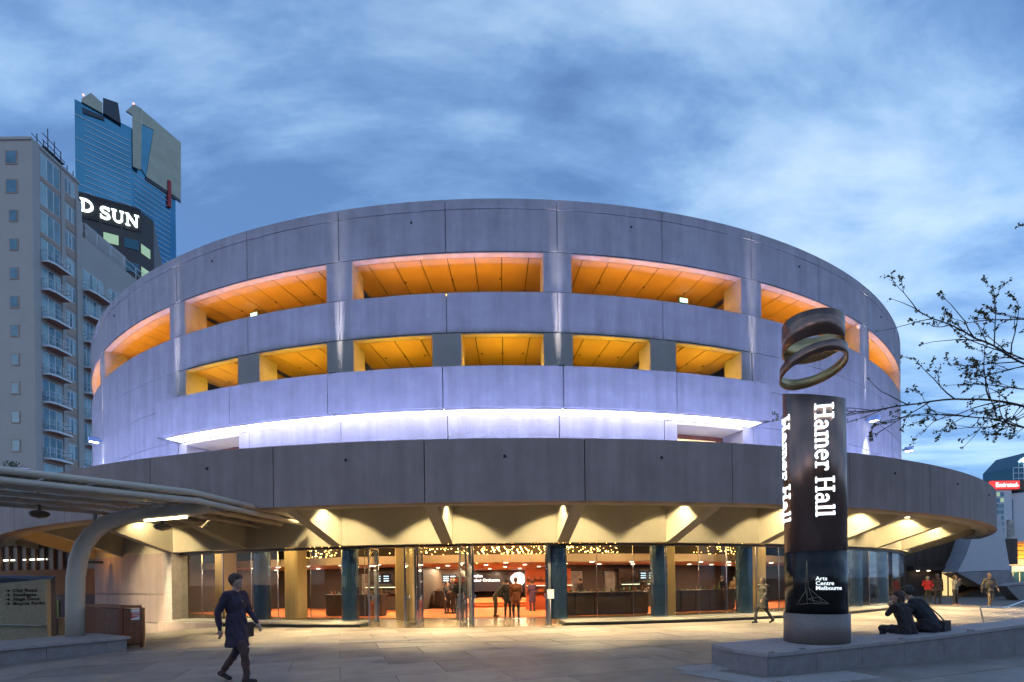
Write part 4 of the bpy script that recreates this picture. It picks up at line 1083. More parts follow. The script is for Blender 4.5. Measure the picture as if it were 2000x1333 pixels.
for fl_ in range(0, 16):
    z = .4+fl_*FH
    if z > 46: continue
    if z < ZA-9: balcony(.9, 3.2, z+.0)
    glazing(.95, 3.15, z+.05, z+2.45, 3)
    MB().box(.0, .06, 3.72, 4.98, z-.35, z+.6).build('spandrel_panel', 'apartment_tan', AP)
    MB().box(.0, .06, .78, 3.24, z-.5, z+.03).build('spandrel_panel', 'apartment_tan', AP)
    glazing(3.75, 4.95, z+.62, z+2.3, 3)
    if z < 38.5:
        balcony(5.75, 8.8, z-.1); glazing(5.8, 8.7, z, z+2.35, 6); MB().box(.0, .08, 5.72, 14, z-.55, z-.12).build('spandrel_panel', 'apartment_tan', AP)
        glazing(9.4, 12.2, z, z+2.3, 5, random.choice(['far_glass', 'far_glass', 'window_lit_warm']) if fl_ == 7 else None); balcony(9.3, 12.3, z-.1)
    wz = z+1.1
    big = z > 40
    MB().box(-2.0-(.65 if big else .35), -1.4, -.05, .0, wz-.75, wz+(.75 if big else .55)).build('window', 'apartment_tan', AP)
    MB().box(-2.0-(.55 if big else .25), -1.5, -.065, -.051, wz-.65, wz+(.65 if big else .45)).build('pane', 'far_glass', AP)
# roof railings over the lower wing
r_ = MB()
for zz in (43.6, 44.4): r_.tube([(.0, 5.9, zz), (.0, 22, zz)], .05, 5)
for k in range(9): r_.tube([(0, 5.9+2*k, 42.8), (0, 5.9+2*k, 44.4)], .05, 5)
r_.build('roof_railing', 'white_paint', AP)
MB().box(-8, -.6, 7, 13, 42.81, 45.2).build('penthouse', 'apartment_wall', AP)
SF = thing('scaffold', 'thin dark pipe scaffold standing on the apartment roof', 'scaffold', (AX-.5, AY+2.4, ZA+.3))
sc_ = MB()
for k in range(5):
    for x in (0, -1.2): sc_.tube([(x, k*.75, 0 if k < 4 else -.0), (x, k*.75, 2.6-.5*k+random.uniform(0, .6))], .05, 5)
sc_.build('upright', 'scaffold', SF); sc_ = MB()
for zz in (.5, 1.2, 1.9):
    for x in (0, -1.2): sc_.tube([(x, -.6, zz+.25), (x, 3.0-.8*zz, zz)], .045, 5)
sc_.build('ledger', 'scaffold', SF); MB().box(-1.2, 0, -.3, 2.0, .95, 1.02).build('deck', 'scaffold', SF)

# press building with the big letters
q0, q1, q2 = Vector((-140.7, 118)), Vector((-106.2, 136)), Vector((-105.2, 141.2))
ZP = 110.0
PB2 = thing('newspaper_tower', 'dark brown office tower with big glowing white rooftop letters', 'tower', (q1.x, q1.y, 0))
def r2(p): return (p.x-q1.x, p.y-q1.y)
MB().prism([r2(q0), (0, 0), r2(q2), (r2(q2)[0]-12, r2(q2)[1]+20), (r2(q0)[0]-5, r2(q0)[1]+30)], 0, ZP).build('wall', 'press_brown', PB2)
dv = (q1-q0).normalized(); nv = Vector((dv.y, -dv.x))
dv2 = (q2-q1).normalized()
def face_map(x, y, h_=0.0):   # pixel -> local point on the sign face
    P = onplane(x, y, (q1.x, q1.y, 0), Vector((nv.x, nv.y, 0))); P = P+Vector((nv.x, nv.y, 0))*h_
    return P-Vector((q1.x, q1.y, 0))
def text_on(textv, xa, ya, xb, yb, size):
    Pa, Pb = face_map(xa, ya), face_map(xb, yb)
    def fm(s, t, h_):
        v = Pa+Vector((dv.x, dv.y, 0))*s+Vector((0, 0, t)); return v+Vector((nv.x, nv.y, 0))*(.3+h_)
    return strokes(textv, size, fm, .5)[0]
Pa = face_map(196, 428); Pb = face_map(270, 446)
sz_ = (Pb-Pa).length/2.5
text_on('SUN', 196, 428, 270, 446, sz_).build('sign_lettering', 'letter_green', PB2)
text_on('D', 157, 413, 0, 0, sz_).build('sign_lettering', 'letter_green', PB2)
Pz = face_map(196, 428).z
for k in range(7):
    MB().poly3([Vector((dv.x*s, dv.y*s, z))+Vector((nv.x, nv.y, 0))*.08 for s, z in ((-31+4.6*k+.2, Pz-1.0), (-31+4.6*k+4.4, Pz-1.0), (-31+4.6*k+4.4, Pz+5.6), (-31+4.6*k+.2, Pz+5.6))], Vector((nv.x, nv.y, 0))*.1).build('sign_backing', 'joint_dark', PB2)
for row in range(6):
    for k in range(7):
        s_ = -30.4+4.6*k; z = Pz-6.2-6.6*row
        m_ = 'window_lit_green' if (row, k) == (0, 5) else 'press_glass'
        MB().poly3([Vector((dv.x*s, dv.y*s, zz))+Vector((nv.x, nv.y, 0))*.06 for s, zz in ((s_, z), (s_+3.3, z), (s_+3.3, z+2.7), (s_, z+2.7))], Vector((nv.x, nv.y, 0))*.08).build('window', m_, PB2)
    n2 = Vector((dv2.y, -dv2.x)); z = Pz-6.2-6.6*row
    MB().poly3([Vector((dv2.x*s, dv2.y*s, zz))+Vector((n2.x, n2.y, 0))*.06 for s, zz in ((1.2, z), (4.0, z), (4.0, z+2.7), (1.2, z+2.7))], Vector((n2.x, n2.y, 0))*.08).build('window', 'window_lit_green' if row in (0, 1) else 'press_glass', PB2)

# tall blue and gold tower
tA, tF, tG = Vector((-272.5, 300)), Vector((-252.2, 319.5)), Vector((-240.7, 344.7)); ZT = 309.8
TW = thing('skyscraper', 'tall blue glass skyscraper with a gold crown and a red fin', 'tower', (tF.x, tF.y, 0))
def r3(p): return (p.x-tF.x, p.y-tF.y)
MB().prism([r3(tA), (0, 0), r3(tG), (r3(tG)[0]-14, r3(tG)[1]+4), (r3(tA)[0]+2, r3(tA)[1]+20)], 0, [ZT, ZT, ZT-2, ZT-2, ZT]).build('shaft', 'tower_blue', TW)
for (p, q, zt_, nb_) in ((tA, tF, 300, 46), (tF, tG, 280, 44)):
    d = (q-p).normalized(); n_ = Vector((d.y, -d.x)); L_ = (q-p).length
    for k in range(nb_):
        z = zt_-3.6*k; s0, s1 = (L_*.16, L_*.97) if k % 4 else (0, L_*.98)
        if p is tF: s0, s1 = L_*.03, L_*.86
        a_ = Vector((p.x-tF.x+d.x*s0, p.y-tF.y+d.y*s0)); b_ = Vector((p.x-tF.x+d.x*s1, p.y-tF.y+d.y*s1))
        MB().obox(a_+n_*.12, b_+n_*.12, .2, z, z+.55).build('spandrel', 'tower_band', TW)
nR = (tG-tF).normalized(); nR = Vector((nR.y, -nR.x, 0)); nL = (tF-tA).normalized(); nL = Vector((nL.y, -nL.x, 0)); oT = Vector((tF.x, tF.y, 0))
def gold(pts, nrm_, m_, out=.6, nm='crown_panel'):
    P = [onplane(x, y, (tF.x, tF.y, 0), nrm_)-oT+nrm_*.25 for x, y in pts]
    return MB().poly3(P, nrm_*out).build(nm, m_, TW)
gold([(277, 216), (352, 280), (352, 392), (284, 346), (299, 255), (277, 244)], nR, 'tower_gold')
gold([(275, 243), (299, 255), (284, 345), (275, 330)], nR, 'tower_blue', .3)
gold([(261, 207), (277, 216), (275, 335), (259, 328), (258, 228), (246, 220)], nL, 'tower_gold', 1.2)
gold([(284, 347), (352, 393), (352, 398), (284, 352)], nR, 'tower_dark', .4, 'crown_gap')
gold([(326, 353), (332, 356), (332, 408), (326, 404)], nR, 'tower_red', 1.4, 'red_fin')
gold([(160, 211), (204, 230), (204, 237), (162, 222)], nL, 'tower_dark', .3, 'plant_level')
gold([(201, 195), (230, 205), (236, 246), (201, 224)], nL, 'tower_dark', 1.5, 'plant_room'); gold([(159, 196), (177, 184), (200, 204), (200, 224), (159, 201)], nL, 'tower_gold', .8, 'roof_screen')
for x, y, n_ in ((163, 186, nL), (261, 203, nL), (350, 281, nR)):
    P = onplane(x, y, (tF.x, tF.y, 0), n_)-oT; MB().lathe([(.05, -.7), (.6, 0), (.05, .7)], 8, P).build('beacon', 'beacon_red', TW); MB().tube([P-Vector((0, 0, 4)), P], .12, 5).build('mast', 'tower_dark', TW)

# ================================================================== TREE at the right
random.seed(21)
TP = Vector((17.6, 14.2, 0)); TR = thing('street_tree', 'thin bare-limbed tree with small new leaves reaching over the plaza', 'tree', tuple(TP))
trunk = MB(); crown = MB(); leaves = MB(); tl = MB()
trunk.tube([(0, 0, 0), (-.1, .05, 2.5), (.05, 0, 5), (0, .1, 8), (-.1, 0, 11)], [.24, .2, .17, .13, .08], 10)
trunk.build('trunk', 'bark', TR)
def leaf_at(p):
    for _ in range(random.choice((2, 3, 4, 5))):
        c = p+Vector([random.gauss(0, .028) for _ in range(3)]); s_ = random.uniform(.025, .055)
        u = Vector([random.gauss(0, 1) for _ in range(3)]).normalized(); v = u.orthogonal().normalized(); w_ = u.cross(v)
        leaves.add([c-v*s_, c+w_*s_*.6, c+v*s_, c-w_*s_*.6+u*s_*.3], [(0, 1, 2, 3)])
def branch(p, d, L_, r, lev):
    n = max(3, int(L_/.28)); pts = [p.copy()]; dd = d.normalized()
    for k in range(n):
        dd = (dd+Vector((random.gauss(0, .10), random.gauss(0, .10), random.gauss(.01, .10)))).normalized()
        p = p+dd*(L_/n); pts.append(p.copy())
        if lev < 3 and k > n*.3*(lev == 0) and random.random() < (.62 if lev == 0 else .55):
            ax_ = Vector([random.gauss(0, 1) for _ in range(3)]).normalized()
            nd_ = (dd+ax_*.75).normalized(); branch(p, nd_, min(L_*random.uniform(.22, .42)*(1-.45*k/n)+.1, 1.6), max(r*.55*(1-.5*k/n), .0045), lev+1)
        if lev >= 2 or k > n*.6: leaf_at(p)
    crown.tube(pts, [r*(1-.75*i/n)+.003 for i in range(n+1)], 5 if lev < 2 else 4)
    leaf_at(p)
for (x, y, Y, z0, r) in ((1712, 800, 13.2, 7.4, .06), (1740, 738, 14.0, 7.9, .05), (1858, 878, 13.0, 6.7, .045), (1830, 690, 15.0, 8.3, .04), (1912, 590, 14.2, 9.9, .035), (1925, 530, 13.6, 10.6, .03), (1890, 745, 15.4, 7.8, .04), (1790, 835, 14.6, 7.0, .04)):
    r *= .72; e_ = atd(x, y, Y)-TP; s_ = Vector((0, 0, z0-.9)); branch(s_, e_-s_, (e_-s_).length*1.0, r, 0)
crown.build('limb', 'bark', TR); lv = leaves.build('crown', 'leaf', TR); lv['kind'] = 'stuff'

# little shrub behind the walkway roof
sh = thing('rooftop_shrub', 'small green shrub poking above the walkway canopy roof', 'shrub', tuple(atd(23, 912, 30)))
mb = MB()
for k in range(60):
    c = Vector((random.uniform(-.55, .55), random.uniform(-.3, .3), random.uniform(-.1, .35))); s_ = .1; u = Vector([random.gauss(0, 1) for _ in range(3)]).normalized(); v = u.orthogonal().normalized(); w_ = u.cross(v)
    mb.add([c-v*s_, c+w_*s_*.5, c+v*s_, c-w_*s_*.5], [(0, 1, 2, 3)])
x = mb.build('foliage', 'leaf_dark', sh); x['kind'] = 'stuff'; MB().tube([(0, 0, -3.8), (0, 0, .1)], .05, 6).build('stem', 'bark', sh)
MB().box(-1.2, 1.2, -.5, .6, -4.6, -.15).build('planter_box', 'pillar_concrete', sh)

# ================================================================== ACROSS THE ROAD, behind the camera (only seen mirrored in the glass)
random.seed(3)
t = thing('street_building', 'long dark masonry street block with small windows across the road', 'building', (-95, -48, 0))
for k in range(7):
    x0 = k*28; h_ = random.uniform(12, 24)
    MB().box(x0, x0+27.9, -12, 0, 0, h_).build('wall', 'theatre_dark', t)
    for i in range(6):
        for j in range(int(h_/3.6)): MB().box(x0+2+4.2*i, x0+4.2+4.2*i, .01, .1, 1+3.6*j, 3+3.6*j).build('window', random.choice(['press_glass', 'press_glass', 'press_glass', 'window_lit_warm']), t)

# ================================================================== PEOPLE
SKIN = [(.42, .25, .18), (.36, .20, .14), (.48, .30, .22)]
pm_cache = {}
def pmat(col, rough=.8):
    k = tuple(round(c, 3) for c in col)
    if k not in pm_cache:
        nm = 'cloth_%d' % len(pm_cache); mat(nm, col, rough, var=.18, scale=9, bump=.25, bscale=30); pm_cache[k] = nm
    return pm_cache[k]
def capsule(mb, p, r0, q, r1, n=10):
    p, q = Vector(p), Vector(q); d = q-p; L_ = d.length
    if L_ < 1e-5: d = Vector((0, 0, 1))
    d = d.normalized(); u = d.orthogonal().normalized(); v = d.cross(u); rings = []
    for k in range(4): a = -pi/2+pi/2*k/3; rings.append((p+d*(r0*sin(a)), max(r0*cos(a), .0008)))
    for k in range(4): a = pi/2*k/3; rings.append((q+d*(r1*sin(a)), max(r1*cos(a), .0008)))
    vs = [c+(u*cos(2*pi*j/n)+v*sin(2*pi*j/n))*rr for c, rr in rings for j in range(n)]
    fs = [(i*n+j, i*n+(j+1) % n, (i+1)*n+(j+1) % n, (i+1)*n+j) for i in range(7) for j in range(n)]
    fs += [tuple(range(n))[::-1], tuple(7*n+j for j in range(n))]; mb.add(vs, fs)
def cone(mb, p, r0, q, r1, sx=1.0, right=Vector((1, 0, 0)), n=16):
    p, q = Vector(p), Vector(q); d = (q-p).normalized(); u = (right-d*right.dot(d)).normalized(); v = d.cross(u)
    vs = [c+(u*cos(2*pi*j/n)*sx+v*sin(2*pi*j/n))*rr for c, rr in ((p, r0), (q, r1)) for j in range(n)]
    mb.add(vs, [(j, (j+1) % n, n+(j+1) % n, n+j) for j in range(n)]+[tuple(range(n))[::-1], tuple(n+j for j in range(n))])
def ellipsoid(mb, c, rx, ry, rz, n=14, m=9, rot=None):
    vs = []; c = Vector(c)
    for i in range(m+1):
        t = -pi/2+pi*i/m
        for j in range(n):
            v = Vector((rx*max(cos(t), .01)*cos(2*pi*j/n), ry*max(cos(t), .01)*sin(2*pi*j/n), rz*sin(t)))
            if rot: v.rotate(rot)
            vs.append(c+v)
    fs = [(i*n+j, i*n+(j+1) % n, (i+1)*n+(j+1) % n, (i+1)*n+j) for i in range(m) for j in range(n)]
    fs += [tuple(range(n))[::-1], tuple(m*n+j for j in range(n))]; mb.add(vs, fs)
BASE = dict(pel=(0, 0, .96), wst=(0, -.01, 1.10), chest=(0, 0, 1.30), neck=(0, .01, 1.47), head=(0, -.02, 1.625),
            shL=(-.185, .01, 1.41), elL=(-.235, .03, 1.12), wrL=(-.23, -.06, .88), shR=(.185, .01, 1.41), elR=(.235, .03, 1.12), wrR=(.23, -.06, .88),
            hipL=(-.095, 0, .92), knL=(-.105, -.02, .50), anL=(-.11, .02, .085), hipR=(.095, 0, .92), knR=(.105, -.02, .50), anR=(.11, .02, .085),
            face=(0, -1, 0), toeL=(0, -1, 0), toeR=(0, -1, 0))
def person(label, loc, rz, H=1.72, pose=None, top=(.05, .05, .06), legs=(.03, .03, .04), hair=(.04, .03, .02), shoe=(.02, .02, .02), skin=0, coat=0.0, female=False, longhair=False, vox=.014, bag=None, fat=1.0, shirt=None):
    J = dict(BASE); J.update(pose or {}); J = {k: Vector(v) for k, v in J.items()}
    mb = MB(); tags = []      # tags: (p, q, radius, zone)
    def cap(p, r0, q, r1, zone): capsule(mb, p, r0, q, r1); tags.append((Vector(p), Vector(q), (r0+r1)/2, zone))
    def ell(c, rx, ry, rz_, zone, rot=None): ellipsoid(mb, c, rx, ry, rz_, rot=rot); tags.append((Vector(c), Vector(c), (rx+ry+rz_)/3, zone))
    s = .93 if female else 1.0; f_ = fat
    up = (J['neck']-J['pel']).normalized(); right = (J['shR']-J['shL']).normalized(); fwd = right.cross(up)*-1
    # trunk: paired capsules make a wide, flat torso
    for k in (-1, 1):
        r_ = right*k
        cap(J['chest']+r_*.085*s, .115*s*f_, J['wst']+r_*.055*s, .098*f_, 'top'); cap(J['wst']+r_*.055, .098*f_, J['pel']+r_*.07, .108*f_, 'top' if coat or female else 'top')
    cap(J['chest'], .13*s, J['wst'], .115*f_, 'top')
    for S in 'LR':
        cap(J['neck']-up*.045, .06, J['sh'+S], .068*s, 'top'); cap(J['sh'+S], .07*s, J['el'+S], .05*s, 'top'); cap(J['el'+S], .05*s, J['wr'+S], .033*s, 'top')
        cap(J['pel']-up*.03+(J['hip'+S]-J['pel'])*.8, .105, J['kn'+S], .068, 'legs'); cap(J['kn'+S], .066, J['an'+S], .046, 'legs')
        t_ = J['toe'+S].normalized(); a_ = J['an'+S]
        cap(a_+Vector((0, 0, -.038))-t_*.045, .042, a_+Vector((0, 0, -.048))+t_*.14, .036, 'shoe')
        # hand: palm, four fingers, thumb, slightly curled round the forearm direction
        fd = (J['wr'+S]-J['el'+S]).normalized(); sd = fd.cross(fwd); sd = sd.normalized() if sd.length > .1 else right
        pn_ = sd.cross(fd).normalized(); w = J['wr'+S]
        cap(w, .027, w+fd*.075, .031, 'skin')
        for k, (o_, l_) in enumerate(((-.028, .062), (-.009, .074), (.010, .070), (.028, .055))):
            b_ = w+fd*.085+sd*o_; mpt = b_+fd*l_*.55+pn_*.008; e_ = mpt+(fd*.7+pn_*.6).normalized()*l_*.5
            cap(b_-fd*.02, .0105, mpt, .0095, 'skin'); cap(mpt, .0095, e_, .008, 'skin')
        th = w+fd*.03-sd*.026; cap(th, .013, th+(fd*.6-sd*.7+pn_*.3).normalized()*.055, .0095, 'skin')
    if coat:
        q_ = J['pel']-up*coat+(J['knL']+J['knR']-J['hipL']-J['hipR'])*.12; cone(mb, J['wst'], .125*f_, q_, .15*f_, 1.35, right); tags.append((J['wst'], q_, .23, 'top'))
    hd = J['head']; fc = J['face'].normalized(); hz_ = Vector((0, 0, 1)); sdv = fc.cross(hz_).normalized()
    cap(J['neck']-up*.03, .056, hd-hz_*.06, .052, 'skin')
    rotm = Matrix((sdv, -fc, hz_)).transposed().to_quaternion()
    ell(hd, .074, .09, .112, 'skin', rotm); cap(hd-hz_*.06+fc*.03, .05, hd-hz_*.085+fc*.055, .03, 'skin')
    cap(hd+fc*.085+hz_*.005, .010, hd+fc*.103-hz_*.022, .013, 'skin')
    for k in (-1, 1):
        cap(hd+sdv*k*.076-fc*.005+hz_*.01, .013, hd+sdv*k*.074-hz_*.03, .010, 'skin')
        tags.append((hd+fc*.083+sdv*k*.032+hz_*.012, hd+fc*.083+sdv*k*.032+hz_*.012, .010, 'dark'))
    tags.append((hd+fc*.09-hz_*.055+sdv*.018, hd+fc*.09-hz_*.055-sdv*.018, .004, 'mouth'))
    if hair is not None:
        ell(hd+hz_*.026-fc*.026, .087, .097, .106, 'hair', rotm)
        for k in (-1, 0, 1): cap(hd+hz_*.088+fc*.03+sdv*k*.035, .025, hd+hz_*.06+fc*.068+sdv*k*.04, .014, 'hair')
        if longhair:
            cap(hd-fc*.05, .07, hd-fc*.07-hz_*.2, .055, 'hair')
            for k in (-1, 1): cap(hd-fc*.02+sdv*k*.06, .035, hd-fc*.01+sdv*k*.07-hz_*.2, .03, 'hair')
    if shirt: cap(J['neck']-up*.06+fwd*-.0, .03, J['chest']+(J['face'].normalized())*.105, .02, 'shirt')
    # union of the pieces into one skin
    me = mb.mesh('person_tmp'); o = bpy.data.objects.new('person_tmp', me); COL.objects.link(o)
    md = o.modifiers.new('r', 'REMESH'); md.mode = 'VOXEL'; md.voxel_size = vox
    sm = o.modifiers.new('s', 'SMOOTH'); sm.factor = .5; sm.iterations = 2
    dg = bpy.context.evaluated_depsgraph_get(); dg.update()
    nm = bpy.data.meshes.new_from_object(o.evaluated_get(dg)); bpy.data.objects.remove(o); bpy.data.meshes.remove(me)
    nf = len(nm.polygons); c = np.empty(nf*3); nm.polygons.foreach_get('center', c); c = c.reshape(-1, 3)
    best = np.full(nf, 1e9); zi = np.zeros(nf, dtype=np.int32); zones = ['top', 'legs', 'shoe', 'skin', 'hair', 'dark', 'mouth', 'shirt']
    for p, q, r_, z in tags:
        p = np.array(p); q = np.array(q); d = q-p; L2 = (d*d).sum()
        t = np.clip(((c-p)@d)/L2, 0, 1)[:, None] if L2 > 1e-9 else np.zeros((nf, 1))
        ds = np.linalg.norm(c-(p+t*d), axis=1)-r_
        if z == 'hair': ds = ds-.012
        k = ds < best; best[k] = ds[k]; zi[k] = zones.index(z)
    cols = dict(top=top, legs=legs, shoe=shoe, skin=SKIN[skin], hair=hair or SKIN[skin], dark=(.02, .015, .015), mouth=(.25, .08, .07), shirt=shirt or top)
    nv_ = len(nm.vertices); vc = np.empty(nv_*3); nm.vertices.foreach_get('co', vc); vc = vc.reshape(-1, 3); vn = np.empty(nv_*3); nm.vertices.foreach_get('normal', vn); vn = vn.reshape(-1, 3)
    vz = np.zeros(nv_, dtype=np.int32); lt = np.empty(nf, dtype=np.int32); nm.polygons.foreach_get('loop_total', lt); lv_ = np.empty(len(nm.loops), dtype=np.int32); nm.loops.foreach_get('vertex_index', lv_); vz[lv_] = np.repeat(zi, lt)
    X_, Y_, Z_ = vc.T
    fold = .0055*np.sin(Z_*34+3.2*np.sin(X_*15+Y_*9)+2*np.sin(Y_*21))+.004*np.sin(X_*47+Z_*22+2.5*np.sin(Y_*31))
    curl = .007*np.sin(X_*130+2*np.sin(Z_*70))*np.sin(Z_*120+Y_*60)+.005*np.sin(Y_*150+X_*60)
    dsp = np.where(vz <= 1, fold, np.where(vz == 4, curl, 0.0)); vc = vc+vn*dsp[:, None]; nm.vertices.foreach_set('co', vc.ravel()); nm.update()
    for z in zones: nm.materials.append(MATS[pmat(cols[z], .55 if z in ('skin', 'hair') else .85)])
    nm.polygons.foreach_set('material_index', zi); nm.polygons.foreach_set('use_smooth', np.ones(nf, dtype=bool)); nm.name = 'person'
    ob = bpy.data.objects.new('person', nm); COL.objects.link(ob); ob.location = loc; ob.rotation_euler = (0, 0, rz); sc_ = H/1.74; ob.scale = (sc_,)*3
    tag(ob, label, 'person')
    if bag:
        c_ = Vector(bag[0]); b_ = MB().box(c_.x-.15, c_.x+.15, c_.y-.05, c_.y+.05, c_.z-.12, c_.z+.12).build('tmp_bag', pmat((.03, .025, .025)), None)
        b_.name = 'shoulder_bag'; b_.parent = ob
        st_ = MB().tube([c_+Vector((0, 0, .1))]+[Vector(v) for v in bag[1:]], .012, 5).build('strap', pmat((.03, .025, .025)), ob)
    return ob
walk = dict(knL=(-.1, -.22, .54), anL=(-.1, -.26, .1), knR=(.1, .06, .5), anR=(.1, .33, .15), toeR=(0, -1, -.4), elL=(-.24, .12, 1.13), wrL=(-.22, .1, .88), elR=(.24, -.06, 1.13), wrR=(.21, -.22, .94))
bent = dict(elL=(-.25, .02, 1.12), wrL=(-.13, -.2, 1.08), elR=(.25, .02, 1.12), wrR=(.14, -.22, 1.12))
one = dict(elR=(.25, -.02, 1.12), wrR=(.1, -.2, 1.25))
phone = dict(elL=(-.22, -.1, 1.15), wrL=(-.08, -.2, 1.42), elR=(.22, -.1, 1.15), wrR=(.07, -.21, 1.42))
NEAR = .0085
person('person in dark purple coat striding across the plaza before the timber bin', tuple(ground(462, 1334)), radians(82), 1.78, walk, (.04, .026, .046), (.09, .04, .035), (.05, .028, .02), (.03, .02, .02), coat=.28, vox=.0085, shirt=(.2, .16, .17), bag=((.26, .04, .82), (.2, .02, 1.1), (.12, .03, 1.36), (-.02, .1, 1.46), (-.12, -.02, 1.45)))
person('person in dark coat walking past the glass beside the pylon', tuple(ground(1491, 1218)), radians(-75), 1.64, walk, (.04, .035, .03), (.02, .02, .025), (.04, .025, .015), female=True, longhair=True, coat=.3, vox=.011)
person('grey-haired person in red jumper standing on the plaza', tuple(ground(1812, 1180)), radians(140), 1.6, bent, (.42, .02, .03), (.02, .02, .02), (.6, .56, .5), female=True, vox=.011)
person('grey-haired person in dark suit and pale shirt behind the red jumper', tuple(ground(1831, 1180)), radians(-25), 1.74, None, (.04, .033, .035), (.04, .033, .035), (.55, .5, .45), coat=.1, shirt=(.6, .58, .56), vox=.011)
person('person in beige top and black trousers holding a phone up', tuple(ground(1866, 1182)), radians(15), 1.64, phone, (.34, .29, .23), (.02, .02, .022), (.32, .18, .10), (.4, .2, .16), female=True, vox=.011)
person('person in brown jacket and khaki trousers walking with a shoulder bag', tuple(ground(1933, 1186)), radians(-8), 1.72, dict(walk, knR=(.1, -.02, .5), anR=(.1, .14, .1), anL=(-.1, -.1, .09), knL=(-.1, -.12, .51)), (.13, .11, .085), (.26, .19, .12), (.3, .2, .15), (.06, .04, .03), coat=.06, vox=.011, bag=((-.24, -.05, .86), (-.1, -.13, 1.2), (.15, -.05, 1.46)))
# the seated couple on the wall: backs half turned to the camera
def seat(dz, tw=0.0, lean=0.0):
    return dict(pel=(0, 0, .10), wst=(0, -.03-lean*.3, .25), chest=(0, -.06-lean, .46), neck=(0, -.09-lean*1.4, .63), head=(0, -.13-lean*1.7, .77),
                shL=(-.185, -.06-lean*1.2, .57), shR=(.185, -.06-lean*1.2, .57), hipL=(-.095, 0, .09), hipR=(.095, 0, .09), knL=(-.13, -.44, .10), knR=(.13, -.44, .10),
                anL=(-.13, -.42, -.33), anR=(.13, -.40, -.33))
cw_ = Vector((Bq[1].x, Bq[1].y))
def wall_pt(px, back=.33):
    lo, hi = 0.0, 9.0
    for _ in range(40):
        dd = (lo+hi)/2; q = cw_+dirn*dd+nrm*back
        if 1000+F*q.x/q.y < px: lo = dd
        else: hi = dd
    return (q.x, q.y, lerp_at(dd, tops)-.012)
sm_ = seat(0, lean=.17); sm_.update(elR=(.25, -.27, .40), wrR=(.08, -.42, .44), elL=(-.27, -.25, .38), wrL=(-.12, -.43, .40), face=(.25, -1, -.15))
wpt = wall_pt(1822, .33)
mz = radians(-150)
person('curly-haired person in black coat sitting on the seat wall', wpt, mz, 1.8, sm_, (.022, .022, .03), (.02, .02, .03), (.035, .025, .02), vox=NEAR, coat=0.06, fat=1.22, bag=((-.2, .1, .1), (-.13, .045, .32), (-.03, -.04, .45), (.07, -.13, .58), (.12, -.22, .64)))
sw_ = seat(0, lean=.05); sw_.update(elR=(.24, -.22, .40), wrR=(.06, -.30, .56), elL=(-.24, -.22, .40), wrL=(-.03, -.32, .55), face=(.75, -.5, 0))
wpt2 = wall_pt(1772, .4)
person('long-haired person in dark clothes sitting close beside the black coat', wpt2, radians(-170), 1.66, sw_, (.03, .022, .025), (.025, .025, .035), (.06, .028, .02), skin=2, female=True, longhair=True, vox=NEAR)
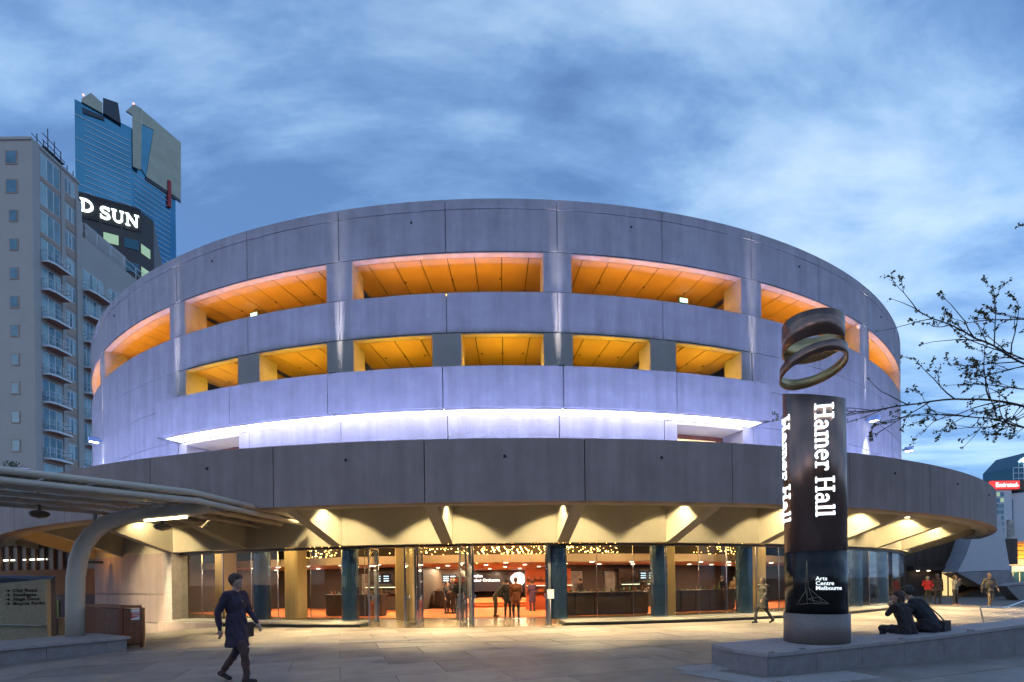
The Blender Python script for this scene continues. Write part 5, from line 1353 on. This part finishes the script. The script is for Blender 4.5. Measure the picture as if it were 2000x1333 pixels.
# inside the foyer
def inside(px, py, *a, **k): return person(a[0], tuple(ground(px, py, k.pop('z', .013))), *a[1:], **k)
inside(873, 1199, 'person in dark dress standing inside left of the middle doors', radians(60), 1.62, None, (.02, .02, .025), (.02, .02, .025), (.02, .015, .012), female=True, coat=.25, vox=.016)
inside(886, 1199, 'person in dark grey jumper talking inside the foyer doors', radians(-50), 1.74, bent, (.05, .045, .05), (.03, .03, .035), (.05, .03, .02), vox=.016)
inside(899, 1213, 'usher in black shirt holding papers in the open doorway', radians(12), 1.78, bent, (.015, .017, .022), (.012, .012, .016), (.25, .12, .07), vox=.013, z=.005)
inside(968, 1205, 'person in grey coat bending forward inside the open doors', radians(80), 1.7, dict(bent, chest=(0, -.22, 1.24), neck=(0, -.34, 1.36), head=(0, -.42, 1.47), shL=(-.185, -.28, 1.32), shR=(.185, -.28, 1.32), wst=(0, -.09, 1.1), elL=(-.22, -.3, 1.04), elR=(.22, -.3, 1.04), wrL=(-.15, -.5, .98), wrR=(.15, -.5, .98)), (.06, .06, .06), (.06, .045, .03), (.2, .15, .1), vox=.016)
inside(992, 1206, 'person in black jacket inside the right-hand foyer door', radians(170), 1.72, None, (.02, .02, .03), (.02, .02, .025), (.04, .03, .02), vox=.016)
inside(1008, 1208, 'person in rust-brown jacket with back turned inside the foyer', radians(185), 1.76, None, (.22, .07, .03), (.03, .03, .035), (.12, .07, .04), vox=.016, coat=.1)
inside(1040, 1194, 'person in long purple coat before the white figure screen', radians(200), 1.66, one, (.05, .02, .05), (.03, .02, .035), (.03, .02, .02), female=True, coat=.35, vox=.016)
inside(1134, 1190, 'person in black leaning at the end of the long bar', radians(-70), 1.72, bent, (.02, .018, .018), (.02, .018, .018), (.03, .02, .02), vox=.016)
inside(1258, 1186, 'bartender in dark shirt behind the long bar counter', radians(20), 1.74, bent, (.03, .025, .02), (.02, .02, .02), (.1, .06, .03), vox=.016)
inside(1411, 1190, 'bartender in black behind the bar by the pylon', radians(50), 1.74, bent, (.015, .015, .02), (.02, .02, .02), (.15, .08, .04), vox=.016)
inside(1436, 1190, 'person in tan shirt behind the bar by the pylon', radians(-40), 1.72, bent, (.3, .18, .1), (.03, .03, .03), (.08, .05, .03), vox=.016)
inside(392, 1195, 'person in dark top behind the far left foyer glass', radians(40), 1.7, bent, (.04, .03, .025), (.03, .025, .02), (.1, .05, .03), vox=.016)

# small information stand beside the right door
p = ground(1076, 1225); t = thing('information_stand', 'thin metal stand with a small white card beside the right door', 'sign stand', tuple(p))
MB().lathe([(.16, 0), (.16, .012), (.03, .02)], 20).build('base', 'steel', t); MB().tube([(0, 0, .02), (0, 0, .98)], .018, 8).build('pole', 'steel', t)
MB().box(-.13, .13, -.012, .012, .981, 1.32).build('frame', 'steel', t); MB().box(-.11, .11, -.016, -.013, 1.0, 1.3).build('card', 'paper', t)
